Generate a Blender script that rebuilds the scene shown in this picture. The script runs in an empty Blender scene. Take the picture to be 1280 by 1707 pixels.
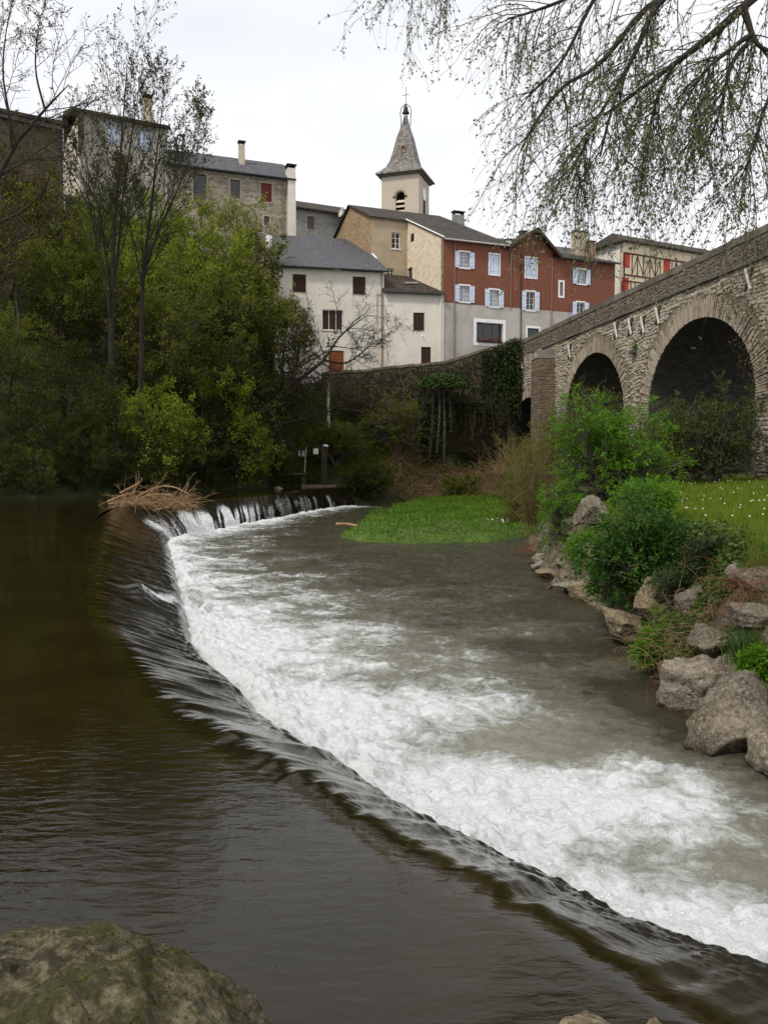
import bpy, math, random
import numpy as np
from mathutils import Vector

# ------------------------------------------------------------------ camera, sky, sun, exposure
SC = bpy.context.scene
COL = SC.collection
FPX, EYE, PITCH = 1400.0, 1.9, math.atan((853.5 - 770.0) / 1400.0)
cam_data = bpy.data.cameras.new('camera'); cam = bpy.data.objects.new('camera', cam_data); COL.objects.link(cam)
cam_data.sensor_fit = 'HORIZONTAL'; cam_data.sensor_width = 36.0; cam_data.lens = 36.0 * FPX / 1280.0
cam_data.clip_start = 0.05; cam_data.clip_end = 2000.0
cam.location = (0, 0, EYE); cam.rotation_euler = (math.pi / 2 - PITCH, 0, 0)
SC.camera = cam

SUN_EL, SUN_AZ = math.radians(50), math.radians(222)      # azimuth clockwise from +Y: behind the camera, to the left
world = bpy.data.worlds.new('World'); SC.world = world; world.use_nodes = True
wn = world.node_tree; wn.nodes.clear()
w_out = wn.nodes.new('ShaderNodeOutputWorld'); w_bg = wn.nodes.new('ShaderNodeBackground')
w_sky = wn.nodes.new('ShaderNodeTexSky'); w_sky.sky_type = 'NISHITA'; w_sky.sun_disc = False
w_sky.sun_elevation = SUN_EL; w_sky.sun_rotation = SUN_AZ
w_tc = wn.nodes.new('ShaderNodeTexCoord'); w_map = wn.nodes.new('ShaderNodeMapping')
w_map.inputs['Scale'].default_value = (1.2, 1.2, 3.0)
w_no = wn.nodes.new('ShaderNodeTexNoise'); w_no.inputs['Scale'].default_value = 1.6; w_no.inputs['Detail'].default_value = 5
w_ra = wn.nodes.new('ShaderNodeValToRGB')
w_ra.color_ramp.elements[0].position = 0.3; w_ra.color_ramp.elements[0].color = (9.1, 9.4, 10.0, 1)
w_ra.color_ramp.elements[1].position = 0.62; w_ra.color_ramp.elements[1].color = (11.5, 11.5, 11.5, 1)
w_mx = wn.nodes.new('ShaderNodeMix'); w_mx.data_type = 'RGBA'; w_mx.inputs[0].default_value = 0.93
wn.links.new(w_tc.outputs['Generated'], w_map.inputs['Vector']); wn.links.new(w_map.outputs[0], w_no.inputs['Vector'])
wn.links.new(w_no.outputs[0], w_ra.inputs[0]); wn.links.new(w_sky.outputs[0], w_mx.inputs[6]); wn.links.new(w_ra.outputs[0], w_mx.inputs[7])
wn.links.new(w_mx.outputs[2], w_bg.inputs['Color']); w_bg.inputs['Strength'].default_value = 0.1
wn.links.new(w_bg.outputs[0], w_out.inputs['Surface'])

sun_d = bpy.data.lights.new('sun', 'SUN'); sun = bpy.data.objects.new('sun', sun_d); COL.objects.link(sun)
sun_d.energy = 2.6; sun_d.angle = math.radians(8); sun_d.color = (1.0, 0.95, 0.87)
_sd = Vector((math.sin(SUN_AZ) * math.cos(SUN_EL), math.cos(SUN_AZ) * math.cos(SUN_EL), math.sin(SUN_EL)))
sun.rotation_euler = (-_sd).to_track_quat('-Z', 'Y').to_euler(); sun.location = (-20, -40, 60)

SC.view_settings.view_transform = 'Standard'; SC.view_settings.look = 'None'
SC.view_settings.exposure = 0.0; SC.view_settings.gamma = 1.0; SC.view_settings.use_curve_mapping = False
SC.cycles.max_bounces = 6; SC.cycles.diffuse_bounces = 3; SC.cycles.glossy_bounces = 3
SC.cycles.transmission_bounces = 3; SC.cycles.transparent_max_bounces = 4
SC.cycles.use_denoising = True

# ------------------------------------------------------------------ unprojection (photo pixel -> place)
def ray(px, py):
    x, y = (px - 640.0) / FPX, -(py - 853.5) / FPX
    cp, sp = math.cos(PITCH), math.sin(PITCH)
    return np.array([x, cp + y * sp, -sp + y * cp])
def at(px, py, Y):
    d = ray(px, py); return np.array([0, 0, EYE]) + d * (Y / d[1])
def onz(px, py, z):
    d = ray(px, py); return np.array([0, 0, EYE]) + d * ((z - EYE) / d[2])

# ------------------------------------------------------------------ noise
def _hash(ix, iy, iz, seed):
    h = (ix.astype(np.int64) * 374761393 + iy.astype(np.int64) * 668265263 + iz.astype(np.int64) * 2147483647 + seed * 974634533) & 0xFFFFFFFF
    h = ((h ^ (h >> 13)) * 1274126177) & 0xFFFFFFFF
    h = h ^ (h >> 16)
    return (h & 0xFFFF).astype(np.float64) / 65535.0
def vnoise(x, y, z=None, seed=0):
    """value noise in -1..1"""
    if z is None:
        ix, iy = np.floor(x), np.floor(y); fx, fy = x - ix, y - iy
        fx = fx * fx * (3 - 2 * fx); fy = fy * fy * (3 - 2 * fy); iz = np.zeros_like(ix)
        a = _hash(ix, iy, iz, seed); b = _hash(ix + 1, iy, iz, seed); c = _hash(ix, iy + 1, iz, seed); d = _hash(ix + 1, iy + 1, iz, seed)
        return ((a * (1 - fx) + b * fx) * (1 - fy) + (c * (1 - fx) + d * fx) * fy) * 2 - 1
    ix, iy, iz = np.floor(x), np.floor(y), np.floor(z); fx, fy, fz = x - ix, y - iy, z - iz
    fx = fx * fx * (3 - 2 * fx); fy = fy * fy * (3 - 2 * fy); fz = fz * fz * (3 - 2 * fz)
    r = 0
    for dz, wz in ((0, 1 - fz), (1, fz)):
        a = _hash(ix, iy, iz + dz, seed); b = _hash(ix + 1, iy, iz + dz, seed)
        c = _hash(ix, iy + 1, iz + dz, seed); d = _hash(ix + 1, iy + 1, iz + dz, seed)
        r = r + wz * ((a * (1 - fx) + b * fx) * (1 - fy) + (c * (1 - fx) + d * fx) * fy)
    return r * 2 - 1
def fbm(x, y, z=None, seed=0, oct=4, gain=0.5):
    s, a, t = 0, 1.0, 0
    for o in range(oct):
        f = 2.03 ** o
        s = s + a * vnoise(x * f + 7.3 * o, y * f - 3.1 * o, None if z is None else z * f + 1.7 * o, seed + o); t += a; a *= gain
    return s / t
def sstep(a, b, x):
    t = np.clip((x - a) / (b - a), 0, 1); return t * t * (3 - 2 * t)

# ------------------------------------------------------------------ objects
ORG = {}
def tag(o, label=None, cat=None, group=None, kind=None):
    if label: o['label'] = label
    if cat: o['category'] = cat
    if group: o['group'] = group
    if kind: o['kind'] = kind
    return o
def thing(name, loc, label, cat, group=None):
    o = bpy.data.objects.new(name, None); COL.objects.link(o); o.empty_display_size = 0.2
    o.location = tuple(loc); ORG[o.name] = np.array(loc, float)
    return tag(o, label, cat, group)
def mesh_data(name, V, F, smooth=False, attr=None):
    me = bpy.data.meshes.new(name)
    V = np.asarray(V, float).reshape(-1, 3)
    if isinstance(F, np.ndarray):
        m, k = F.shape
        me.vertices.add(len(V)); me.vertices.foreach_set('co', V.ravel())
        me.loops.add(m * k); me.loops.foreach_set('vertex_index', F.astype(np.int32).ravel())
        me.polygons.add(m); me.polygons.foreach_set('loop_start', np.arange(0, m * k, k, dtype=np.int32))
        me.polygons.foreach_set('loop_total', np.full(m, k, dtype=np.int32))
        me.update(calc_edges=True)
    else:
        me.from_pydata(V.tolist(), [], F); me.update()
    if smooth: me.polygons.foreach_set('use_smooth', np.ones(len(me.polygons), dtype=bool))
    for an, av in (attr or {}).items():
        a = me.attributes.new(an, 'FLOAT', 'POINT'); a.data.foreach_set('value', np.asarray(av, dtype=np.float32).ravel())
    return me
def mk(name, V, F, m, parent=None, origin=None, smooth=False, attr=None):
    """one mesh object; V in world coordinates"""
    V = np.asarray(V, float).reshape(-1, 3)
    if parent is not None: org = ORG[parent.name]
    elif origin is not None: org = np.array(origin, float)
    else: org = np.array([V[:, 0].mean(), V[:, 1].mean(), V[:, 2].min()])
    me = mesh_data(name, V - org, F, smooth, attr)
    if m is not None: me.materials.append(m)
    o = bpy.data.objects.new(name, me); COL.objects.link(o)
    if parent is not None: o.parent = parent
    else: o.location = tuple(org)
    ORG[o.name] = org
    return o
def put(name, me, parent, loc=(0, 0, 0), rot=(0, 0, 0), scale=(1, 1, 1)):
    """object on shared mesh data; loc in world coordinates minus parent's origin"""
    o = bpy.data.objects.new(name, me); COL.objects.link(o)
    if parent is not None: o.parent = parent; ORG[o.name] = ORG[parent.name]
    o.location = loc; o.rotation_euler = rot; o.scale = scale
    return o

BOXF = [[0, 3, 2, 1], [4, 5, 6, 7], [0, 1, 5, 4], [1, 2, 6, 5], [2, 3, 7, 6], [3, 0, 4, 7]]
class MB:
    def __init__(s): s.V = []; s.F = []
    def add(s, V, F):
        n = len(s.V); s.V.extend([tuple(v) for v in V]); s.F.extend([[i + n for i in f] for f in F]); return s
    def box(s, x0, x1, y0, y1, z0, z1):
        return s.add([(x0, y0, z0), (x1, y0, z0), (x1, y1, z0), (x0, y1, z0), (x0, y0, z1), (x1, y0, z1), (x1, y1, z1), (x0, y1, z1)], BOXF)
    def fbox(s, F, u0, u1, d0, d1, z0, z1):
        P = F.pt
        return s.add([P(u0, d1, z0), P(u1, d1, z0), P(u1, d0, z0), P(u0, d0, z0), P(u0, d1, z1), P(u1, d1, z1), P(u1, d0, z1), P(u0, d0, z1)], BOXF)
    def bar(s, a, b, w, h, up=(0, 0, 1)):
        a, b = np.array(a, float), np.array(b, float); t = (b - a) / np.linalg.norm(b - a)
        up = np.array(up, float); r = np.cross(t, up)
        if np.linalg.norm(r) < 1e-5: r = np.cross(t, (1, 0, 0))
        r /= np.linalg.norm(r); q = np.cross(r, t); r = r * w / 2; q = q * h / 2
        return s.add([a - r - q, a + r - q, a + r + q, a - r + q, b - r - q, b + r - q, b + r + q, b - r + q], BOXF)
    def slab(s, top, th):
        """closed slab below a planar top polygon"""
        n = len(top); top = [np.array(p, float) for p in top]; bot = [p - np.array([0, 0, th]) for p in top]
        F = [list(range(n)), list(range(2 * n - 1, n - 1, -1))] + [[i, n + i, n + (i + 1) % n, (i + 1) % n] for i in range(n)]
        return s.add(top + bot, F)
    def tube(s, pts, rad, sides=6, caps=True):
        P = np.array(pts, float)[None]; R = np.array(rad if hasattr(rad, '__len__') else [rad] * len(pts), float)[None]
        V, F = tubes(P, R, sides); F = F.tolist()
        k = len(pts)
        if caps: F.append(list(range(sides - 1, -1, -1))); F.append([(k - 1) * sides + i for i in range(sides)])
        return s.add(V, F)
    def build(s, name, m, parent=None, origin=None, smooth=False):
        return mk(name, s.V, s.F, m, parent, origin, smooth)

def tubes(P, R, sides=5):
    """P (n,k,3), R (n,k) -> one vertex array and quads"""
    n, k, _ = P.shape
    T = np.empty_like(P); T[:, 1:-1] = P[:, 2:] - P[:, :-2]; T[:, 0] = P[:, 1] - P[:, 0]; T[:, -1] = P[:, -1] - P[:, -2]
    T /= np.linalg.norm(T, axis=2, keepdims=True) + 1e-9
    ref = np.zeros_like(T); ref[..., 2] = 1; ref[np.abs(T[..., 2]) > 0.9] = (1, 0, 0)
    ref[:] = ref[:, :1]
    A = np.cross(T, ref); A /= np.linalg.norm(A, axis=2, keepdims=True) + 1e-9; B = np.cross(T, A)
    th = np.arange(sides) * 2 * math.pi / sides
    V = P[:, :, None] + R[:, :, None, None] * (A[:, :, None] * np.cos(th)[None, None, :, None] + B[:, :, None] * np.sin(th)[None, None, :, None])
    base = (np.arange(n)[:, None, None] * k + np.arange(k - 1)[None, :, None]) * sides
    i = np.arange(sides)[None, None, :]; j = (i + 1) % sides
    F = np.stack([base + i, base + j, base + sides + j, base + sides + i], -1).reshape(-1, 4)
    return V.reshape(-1, 3), F

# ------------------------------------------------------------------ materials
MATS = {}
class NT:
    def __init__(s, name):
        s.m = bpy.data.materials.new(name); s.m.use_nodes = True; s.t = s.m.node_tree; s.t.nodes.clear()
        s.out = s.t.nodes.new('ShaderNodeOutputMaterial')
    def n(s, typ, ins=None, **props):
        nd = s.t.nodes.new('ShaderNode' + typ)
        for k, v in props.items(): setattr(nd, k, v)
        for k, v in (ins or {}).items():
            sock = nd.inputs[k]
            if isinstance(v, bpy.types.NodeSocket): s.t.links.new(v, sock)
            else:
                if isinstance(v, tuple) and len(v) == 3 and sock.type == 'RGBA': v = v + (1,)
                sock.default_value = v
        return nd
    def coords(s, scale=(1, 1, 1), src='Object', rot=(0, 0, 0)):
        tc = s.n('TexCoord'); return s.n('Mapping', {'Vector': tc.outputs[src], 'Scale': scale, 'Rotation': rot}).outputs[0]
    def noise(s, vec, scale, detail=5, rough=0.55, dist=0.0):
        return s.n('TexNoise', {'Vector': vec, 'Scale': scale, 'Detail': detail, 'Roughness': rough, 'Distortion': dist}).outputs[0]
    def ramp(s, fac, stops):
        r = s.n('ValToRGB', {'Fac': fac}); e = r.color_ramp.elements
        while len(e) < len(stops): e.new(0.5)
        for el, (p, c) in zip(e, stops):
            el.position = p; el.color = (c, c, c, 1) if not hasattr(c, '__len__') else tuple(c) + (1,)
        return r.outputs[0]
    def mix(s, fac, a, b, blend='MIX'):
        m = s.n('Mix', data_type='RGBA', blend_type=blend)
        for i, v in ((0, fac), (6, a), (7, b)):
            if isinstance(v, bpy.types.NodeSocket): s.t.links.new(v, m.inputs[i])
            elif i == 0: m.inputs[0].default_value = v
            else: m.inputs[i].default_value = tuple(v) + (1,)
        return m.outputs[2]
    def math(s, op, a, b=0.0, clamp=False):
        m = s.n('Math', operation=op, use_clamp=clamp)
        for i, v in ((0, a), (1, b)):
            if isinstance(v, bpy.types.NodeSocket): s.t.links.new(v, m.inputs[i])
            else: m.inputs[i].default_value = v
        return m.outputs[0]
    def bump(s, h, strength=0.5, dist=0.05, normal=None):
        ins = {'Height': h, 'Strength': strength, 'Distance': dist}
        if normal is not None: ins['Normal'] = normal
        return s.n('Bump', ins).outputs[0]
    def principled(s, col, rough=0.8, normal=None, spec=0.3, **extra):
        ins = {'Base Color': col, 'Roughness': rough, 'Specular IOR Level': spec}
        if normal is not None: ins['Normal'] = normal
        for k, v in extra.items(): ins[k.replace('_', ' ')] = v
        return s.n('BsdfPrincipled', ins)
    def done(s, shader):
        s.t.links.new(shader.outputs[0] if hasattr(shader, 'outputs') else shader, s.out.inputs['Surface']); return s.m

def surf(name, stops, scale=2.0, rough=0.85, bump=0.3, bscale=25.0, bdist=0.02, detail=6, spec=0.25, stretch=(1, 1, 1), speck=None):
    """noise-coloured matt surface; speck=(colour, scale, threshold) adds a second broken-up tone"""
    if name in MATS: return MATS[name]
    t = NT(name); v = t.coords(stretch)
    c = t.ramp(t.noise(v, scale, detail, 0.6), stops)
    if speck:
        f = t.ramp(t.noise(v, speck[1], 6, 0.65, 0.3), [(speck[2], 0.0), (min(speck[2] + 0.09, 1), 1.0)])
        c = t.mix(f, c, speck[0])
    nrm = t.bump(t.noise(v, bscale, 5, 0.65), bump, bdist) if bump else None
    MATS[name] = t.done(t.principled(c, rough, nrm, spec)); return MATS[name]

def rubble_mat(name, stops, mortar, scale=3.0, flat=1.8, bump=0.8, mw=0.06):
    if name in MATS: return MATS[name]
    t = NT(name); v0 = t.coords((1, 1, flat))
    w = t.n('TexNoise', {'Vector': v0, 'Scale': 2.5, 'Detail': 3.0})
    v = t.mix(0.08, v0, w.outputs['Color'])
    vo = t.n('TexVoronoi', {'Vector': v, 'Scale': scale, 'Randomness': 0.95})
    ve = t.n('TexVoronoi', {'Vector': v, 'Scale': scale, 'Randomness': 0.95}, feature='DISTANCE_TO_EDGE')
    sep = t.n('SeparateColor', {'Color': vo.outputs['Color']})
    c = t.ramp(sep.outputs[0], stops)
    c = t.mix(0.35, c, t.ramp(t.noise(v0, 9.0, 5), [(0.3, stops[0][1]), (0.7, stops[-1][1])]))
    f = t.ramp(ve.outputs['Distance'], [(mw * 0.4, 0.0), (mw, 1.0)])
    c = t.mix(f, mortar, c)
    h = t.math('ADD', t.math('MULTIPLY', f, 0.8), t.math('MULTIPLY', t.noise(v0, 20.0, 4), 0.3))
    MATS[name] = t.done(t.principled(c, 0.9, t.bump(h, bump, 0.04), 0.2)); return MATS[name]

def leaf_mat(name, c1, c2, c3=None, trans=0.3, rough=0.5):
    if name in MATS: return MATS[name]
    t = NT(name); g = t.n('NewGeometry')
    st = [(0.0, c1), (1.0, c2)] if c3 is None else [(0.0, c1), (0.6, c2), (1.0, c3)]
    c = t.ramp(g.outputs['Random Per Island'], st)
    c = t.mix(0.5, c, t.ramp(t.noise(t.coords(), 0.5, 3), [(0.35, c1), (0.65, c2)]))
    p = t.principled(c, rough + .1, None, 0.15)
    tr = t.n('BsdfTranslucent', {'Color': c})
    MATS[name] = t.done(t.n('MixShader', {0: trans, 1: p.outputs[0], 2: tr.outputs[0]})); return MATS[name]

def plaster(name, base, stain, dark=0.75, bump=0.25):
    """rendered wall: soft blotches, vertical run-off streaks, fine grain"""
    if name in MATS: return MATS[name]
    t = NT(name); v = t.coords(); vs = t.coords((1.0, 1.0, 0.35))
    c = t.ramp(t.noise(v, 0.7, 5, 0.6), [(0.3, tuple(x * dark for x in base)), (0.62, base)])
    f = t.ramp(t.noise(vs, 0.9, 6, 0.7), [(0.56, 0.0), (0.78, 0.6)])
    c = t.mix(f, c, stain)
    c = t.mix(0.28, c, t.ramp(t.noise(v, 5.0, 8, 0.75), [(0.35, tuple(x * 0.6 for x in base)), (0.65, tuple(min(1, x * 1.1) for x in base))]))
    MATS[name] = t.done(t.principled(c, 0.9, t.bump(t.noise(v, 18.0, 5, 0.7), bump, 0.02), 0.15)); return MATS[name]

def roof_mat(name, c1, c2, lichen, lf=0.6, sc=(3.0, 3.0, 6.0)):
    if name in MATS: return MATS[name]
    t = NT(name); v0 = t.coords(); v = t.coords(sc)
    vo = t.n('TexVoronoi', {'Vector': v, 'Scale': 1.0, 'Randomness': 0.8})
    sep = t.n('SeparateColor', {'Color': vo.outputs['Color']})
    c = t.ramp(sep.outputs[0], [(0.0, c1), (1.0, c2)])
    f = t.ramp(t.noise(v0, 2.2, 7, 0.7), [(lf, 0.0), (lf + 0.12, 0.8)])
    c = t.mix(f, c, lichen)
    h = t.math('ADD', t.math('MULTIPLY', sep.outputs[1], 0.7), t.math('MULTIPLY', vo.outputs['Distance'], -0.5))
    MATS[name] = t.done(t.principled(c, 0.75, t.bump(h, 0.9, 0.09), 0.2)); return MATS[name]

def rock_mat(name, c1, c2, c3, moss, mossamt=0.55, pits=0.6, wet=True):
    """weathered rock with lichen, pits and moss in random patches"""
    if name in MATS: return MATS[name]
    t = NT(name); v = t.coords()
    c = t.ramp(t.noise(v, 2.3, 7, 0.65), [(0.3, c1), (0.52, c2), (0.7, c3)])
    c = t.mix(t.ramp(t.noise(v, 22.0, 5, 0.7), [(0.45, 0.0), (0.7, 0.8)]), c, tuple(min(1, x * 1.5) for x in c3))
    c = t.mix(t.ramp(t.noise(v, 13.0, 5, 0.7), [(0.58, 0.0), (0.7, 0.75)]), c, tuple(x * 0.35 for x in c1))
    c = t.mix(t.ramp(t.noise(v, 3.1, 7, 0.7, 0.5), [(mossamt, 0.0), (mossamt + 0.1, 0.85)]), c, moss)
    pz = t.n('SeparateXYZ', {'Vector': t.n('NewGeometry').outputs['Position']}).outputs[2]
    if wet:   # soaked, algae-brown band just above the water
        k = t.math('ADD', pz, t.math('MULTIPLY', t.noise(v, 4.0, 4), -.25)); c = t.mix(t.ramp(t.math('ADD', k, 1.6), [(.08, .92), (.30, 0.0)]), c, (.045, .024, .008))
    vo = t.n('TexVoronoi', {'Vector': v, 'Scale': 14.0})
    pit = t.ramp(vo.outputs['Distance'], [(0.06, 0.0), (0.3, 1.0)])
    h = t.math('ADD', t.math('MULTIPLY', t.noise(v, 5.0, 8, 0.7), 1.2), t.math('MULTIPLY', pit, pits * 0.5))
    MATS[name] = t.done(t.principled(c, 0.88, t.bump(h, 1.0, 0.10), 0.25)); return MATS[name]

def glass_mat(name, col=(0.02, 0.022, 0.025)):
    if name in MATS: return MATS[name]
    t = NT(name); v = t.coords()
    MATS[name] = t.done(t.principled(col, 0.08, t.bump(t.noise(v, 1.5, 2), 0.05, 0.02), 0.6)); return MATS[name]
# ------------------------------------------------------------------ land and water shapes
ZLOW = -1.35
def smooth_poly(P, n):
    """Catmull-Rom resample of a polyline into n points"""
    P = np.array(P, float); m = len(P); E = np.vstack([2 * P[0] - P[1], P, 2 * P[-1] - P[-2]])
    t = np.linspace(0, m - 1 - 1e-6, n); i = t.astype(int); f = (t - i)[:, None]
    a, b, c, d = E[i], E[i + 1], E[i + 2], E[i + 3]
    return 0.5 * (2 * b + (c - a) * f + (2 * a - 5 * b + 4 * c - d) * f ** 2 + (3 * b - a - 3 * c + d) * f ** 3)
def dist_poly(X, Y, P):
    best = np.full(X.shape, 1e9)
    for a, b in zip(P[:-1], P[1:]):
        ex, ey = b[0] - a[0], b[1] - a[1]; L = ex * ex + ey * ey + 1e-12
        t = np.clip(((X - a[0]) * ex + (Y - a[1]) * ey) / L, 0, 1)
        best = np.minimum(best, (X - a[0] - t * ex) ** 2 + (Y - a[1] - t * ey) ** 2)
    return np.sqrt(best)
def inside(X, Y, P):
    r = np.zeros(X.shape, bool); n = len(P)
    for i in range(n):
        x0, y0 = P[i][0], P[i][1]; x1, y1 = P[(i + 1) % n][0], P[(i + 1) % n][1]
        if y0 == y1: continue
        r ^= ((y0 > Y) != (y1 > Y)) & (X < (x1 - x0) * (Y - y0) / (y1 - y0) + x0)
    return r
def grid_faces(nr, nc, keep=None):
    i = np.arange(nr - 1)[:, None] * nc + np.arange(nc - 1)[None]
    F = np.stack([i, i + 1, i + nc + 1, i + nc], -1).reshape(-1, 4)
    if keep is not None:
        k = keep.ravel(); F = F[k[F].all(1)]
    return F
def compact(V, F, attr=None):
    used = np.zeros(len(V), bool); used[F.ravel()] = True; idx = np.cumsum(used) - 1
    return V[used], idx[F], ({k: a.ravel()[used] for k, a in attr.items()} if attr else None)

PAIRS = [((1700, 1800), (1600, 2300)), ((1460, 1700), (1330, 1900)), ((1280, 1625), (1130, 1720)), ((1100, 1565), (960, 1610)), ((1000, 1520), (860, 1550)),
         ((880, 1465), (740, 1490)), ((780, 1420), (640, 1435)), ((680, 1370), (520, 1365)), ((600, 1310), (415, 1300)), ((520, 1260), (310, 1235)),
         ((450, 1215), (230, 1180)), ((415, 1172), (190, 1125)), ((365, 1130), (155, 1070)), ((332, 1085), (130, 1020)), ((316, 1020), (125, 960)),
         ((300, 960), (130, 912)), ((290, 925), (150, 878)), ((285, 905), (180, 850)), ((302, 898), (232, 842)), ((335, 892), (285, 836)), ((380, 883), (345, 831)),
         ((450, 868), (430, 824)), ((540, 850), (520, 815)), ((594, 844), (568, 811))]
NU = 1500
LIP = np.interp(np.arange(len(PAIRS)), [0, 3.5, 7, 10], [.48, .52, .80, 1.0])     # how far down the sheet has come where it breaks into foam
TOE = smooth_poly([onz(p[0][0], p[0][1], ZLOW * e) for p, e in zip(PAIRS, LIP)], NU)
CREST = smooth_poly([onz(p[1][0], p[1][1], 0.0) for p in PAIRS], NU)
KU = np.linspace(0, len(PAIRS) - 1, NU)                    # control index along the weir
SU = np.concatenate([[0], np.cumsum(np.linalg.norm(np.diff((TOE + CREST) / 2, axis=0), axis=1))])
WAT = [(30, 5.6), (8, 6.8), (4.9, 7.7), (3.95, 8.6), (3.9, 9.7), (3.86, 11.0), (4.12, 13.4), (4.45, 15.7), (4.45, 19.8), (4.45, 24.6), (5.1, 29.4), (5.9, 35), (6.8, 40), (7.4, 48), (8.6, 58), (9.2, 68)]
LOWPOLY = [tuple(p[:2]) for p in TOE[::12]] + [(12, 72), (80, 72), (80, -6)]
BANKPOLY = WAT + [(60, 70), (60, 5.6)]
def bank_d(X, Y):
    return dist_poly(X, Y, WAT) * np.where(inside(X, Y, BANKPOLY), 1, -1)
def Hr(X, Y):
    X = np.asarray(X, float); Y = np.asarray(Y, float); d = bank_d(X, Y)
    z = -1.9 + 2.3 * sstep(-0.35, 1.5, d + 0.25 * fbm(X * 0.9, Y * 0.9, seed=4)) + 0.065 * np.clip(d - 1.3, 0, 14)
    return z + 2.4 * sstep(46, 70, Y) * sstep(0, 4, d) + 0.12 * fbm(X * 0.8, Y * 0.8, seed=5) * sstep(-0.2, 1, d) + 0.42 * (0.35 - np.abs(fbm(X * 0.75, Y * 0.75, seed=6, oct=4))) * sstep(-0.3, 0.3, d) * sstep(2.4, 1.2, d)

HPTS = np.array([(-60, 36, .3), (-30, 40.5, .2), (-19, 44, .15), (-15, 50, .15), (-11.5, 58, .15), (-9, 64.5, .15), (-6.5, 66.5, .2), (-4.2, 65.2, .4),
    (-60, 28, -2), (-40, 31, -2), (-20, 37, -2), (-12, 46, -2), (-8, 57, -2), (-5.5, 62, -1.6), (-3.4, 61, -2.0), (-1, 60, -2.3), (2, 60, -2.2), (5, 62, -2.1), (0, 50, -2.6), (-14, 30, -2.6), (8, 50, -2.2),
    (-2.3, 64.6, -1.0), (1, 66.4, -1.2), (5, 69.2, -1.1), (9, 68.5, -.8), (-6, 68.5, 2.2), (-10, 69, 4.2), (-5, 70, 3.9), (-8, 72.6, 7.6), (-3, 72.8, 7.2), (-1, 69.2, 2.6), (1.6, 70, 1.5), (0.6, 72.8, 5.2),
    (3, 72.3, 1.6), (6, 72, 1.2), (10, 71.5, 1.6), (4, 75, 1.2), (7, 75, 1.2), (9.5, 75, 1.4), (13, 70, 3.0), (13, 64, 2.0), (20, 70, 4), (30, 72, 6), (6, 79, 9.6), (11, 79, 10.0), (16, 80, 10.6), (24, 84, 10.8), (10, 92, 12), (26, 92, 11), (36, 84, 11), (45, 75, 9),
    (-9.6, 73.9, 8.6), (0, 76, 9.0), (-4, 84, 11.5), (-12.5, 66, 7), (-14, 60, 4.5), (-14.5, 68, 10.5), (-14.5, 76, 17), (-18, 83, 21.5), (-12, 86, 20), (-22, 52, 7.5), (-24, 62, 15), (-26, 72, 22.5), (-26, 82, 26),
    (-35, 50, 8), (-38, 65, 20), (-40, 80, 28), (-60, 50, 10), (-60, 70, 24), (-60, 100, 33), (-20, 100, 29), (0, 102, 25), (8, 114, 30), (30, 100, 14), (42, 112, 17), (60, 100, 14), (-60, 150, 40), (0, 150, 36), (60, 150, 25)], float)
def _tps(r2): return np.where(r2 > 0, r2 * np.log(r2 + 1e-12), 0.0)
_n = len(HPTS); _A = np.zeros((_n + 3, _n + 3))
_A[:_n, :_n] = _tps((HPTS[:, None, 0] - HPTS[None, :, 0]) ** 2 + (HPTS[:, None, 1] - HPTS[None, :, 1]) ** 2) + np.eye(_n) * 2.0
_A[:_n, _n] = 1; _A[:_n, _n + 1:] = HPTS[:, :2]; _A[_n:, :_n] = _A[:_n, _n:].T
_W = np.linalg.solve(_A, np.concatenate([HPTS[:, 2], [0, 0, 0]]))
def Hh(X, Y):
    X = np.asarray(X, float); Y = np.asarray(Y, float); s = _W[_n] + _W[_n + 1] * X + _W[_n + 2] * Y
    for i in range(_n): s = s + _W[i] * _tps((X - HPTS[i, 0]) ** 2 + (Y - HPTS[i, 1]) ** 2)
    return s

# ------------------------------------------------------------------ water materials
def foam_water(name):
    t = NT(name); a = t.n('Attribute', attribute_name='foam'); b = t.n('Attribute', attribute_name='milk')
    v = t.coords()
    wob = t.n('TexNoise', {'Vector': v, 'Scale': 1.6, 'Detail': 2.0}).outputs['Color']
    vd = t.mix(0.35, v, wob, 'ADD')
    n1 = t.noise(vd, 3.0, 10, 0.68, 1.0); n2 = t.noise(vd, 15.0, 9, 0.75, 0.6)
    n = t.math('ADD', t.math('MULTIPLY', n1, 0.62), t.math('MULTIPLY', n2, 0.38))
    e = t.math('ADD', a.outputs['Fac'], t.math('MULTIPLY', t.math('SUBTRACT', n, 0.5), 2.3))
    f = t.ramp(e, [(0.40, 0.0), (0.60, 0.24), (0.80, 0.66), (1.05, 1.0)])
    mk_ = t.math('ADD', b.outputs['Fac'], t.math('MULTIPLY', t.math('SUBTRACT', n1, 0.5), 0.7))
    deep = t.ramp(t.noise(v, 0.6, 4), [(0.35, (0.030, 0.026, 0.012)), (0.65, (0.052, 0.046, 0.024))])
    c = t.mix(t.ramp(mk_, [(0.28, 0.0), (1.0, 1.0)]), deep, (0.29, 0.29, 0.225))
    c = t.mix(f, c, (0.72, 0.73, 0.735))
    r = t.mix(f, (0.09, 0.09, 0.09), (0.65, 0.65, 0.65))
    h1 = t.noise(t.coords((1.0, 1.6, 1)), 5.0, 6, 0.62, 0.4)
    nb = t.bump(h1, 0.8, 0.10)
    n4 = t.noise(v, 60.0, 4, 0.6)
    nb = t.bump(t.math('ADD', t.math('ADD', f, t.math('MULTIPLY', n2, 1.3)), t.math('MULTIPLY', t.math('MULTIPLY', n4, f), 0.5)), 0.65, 0.06, nb)
    p = t.principled(c, r, nb, 0.45, IOR=1.33)
    return t.done(p)
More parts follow.
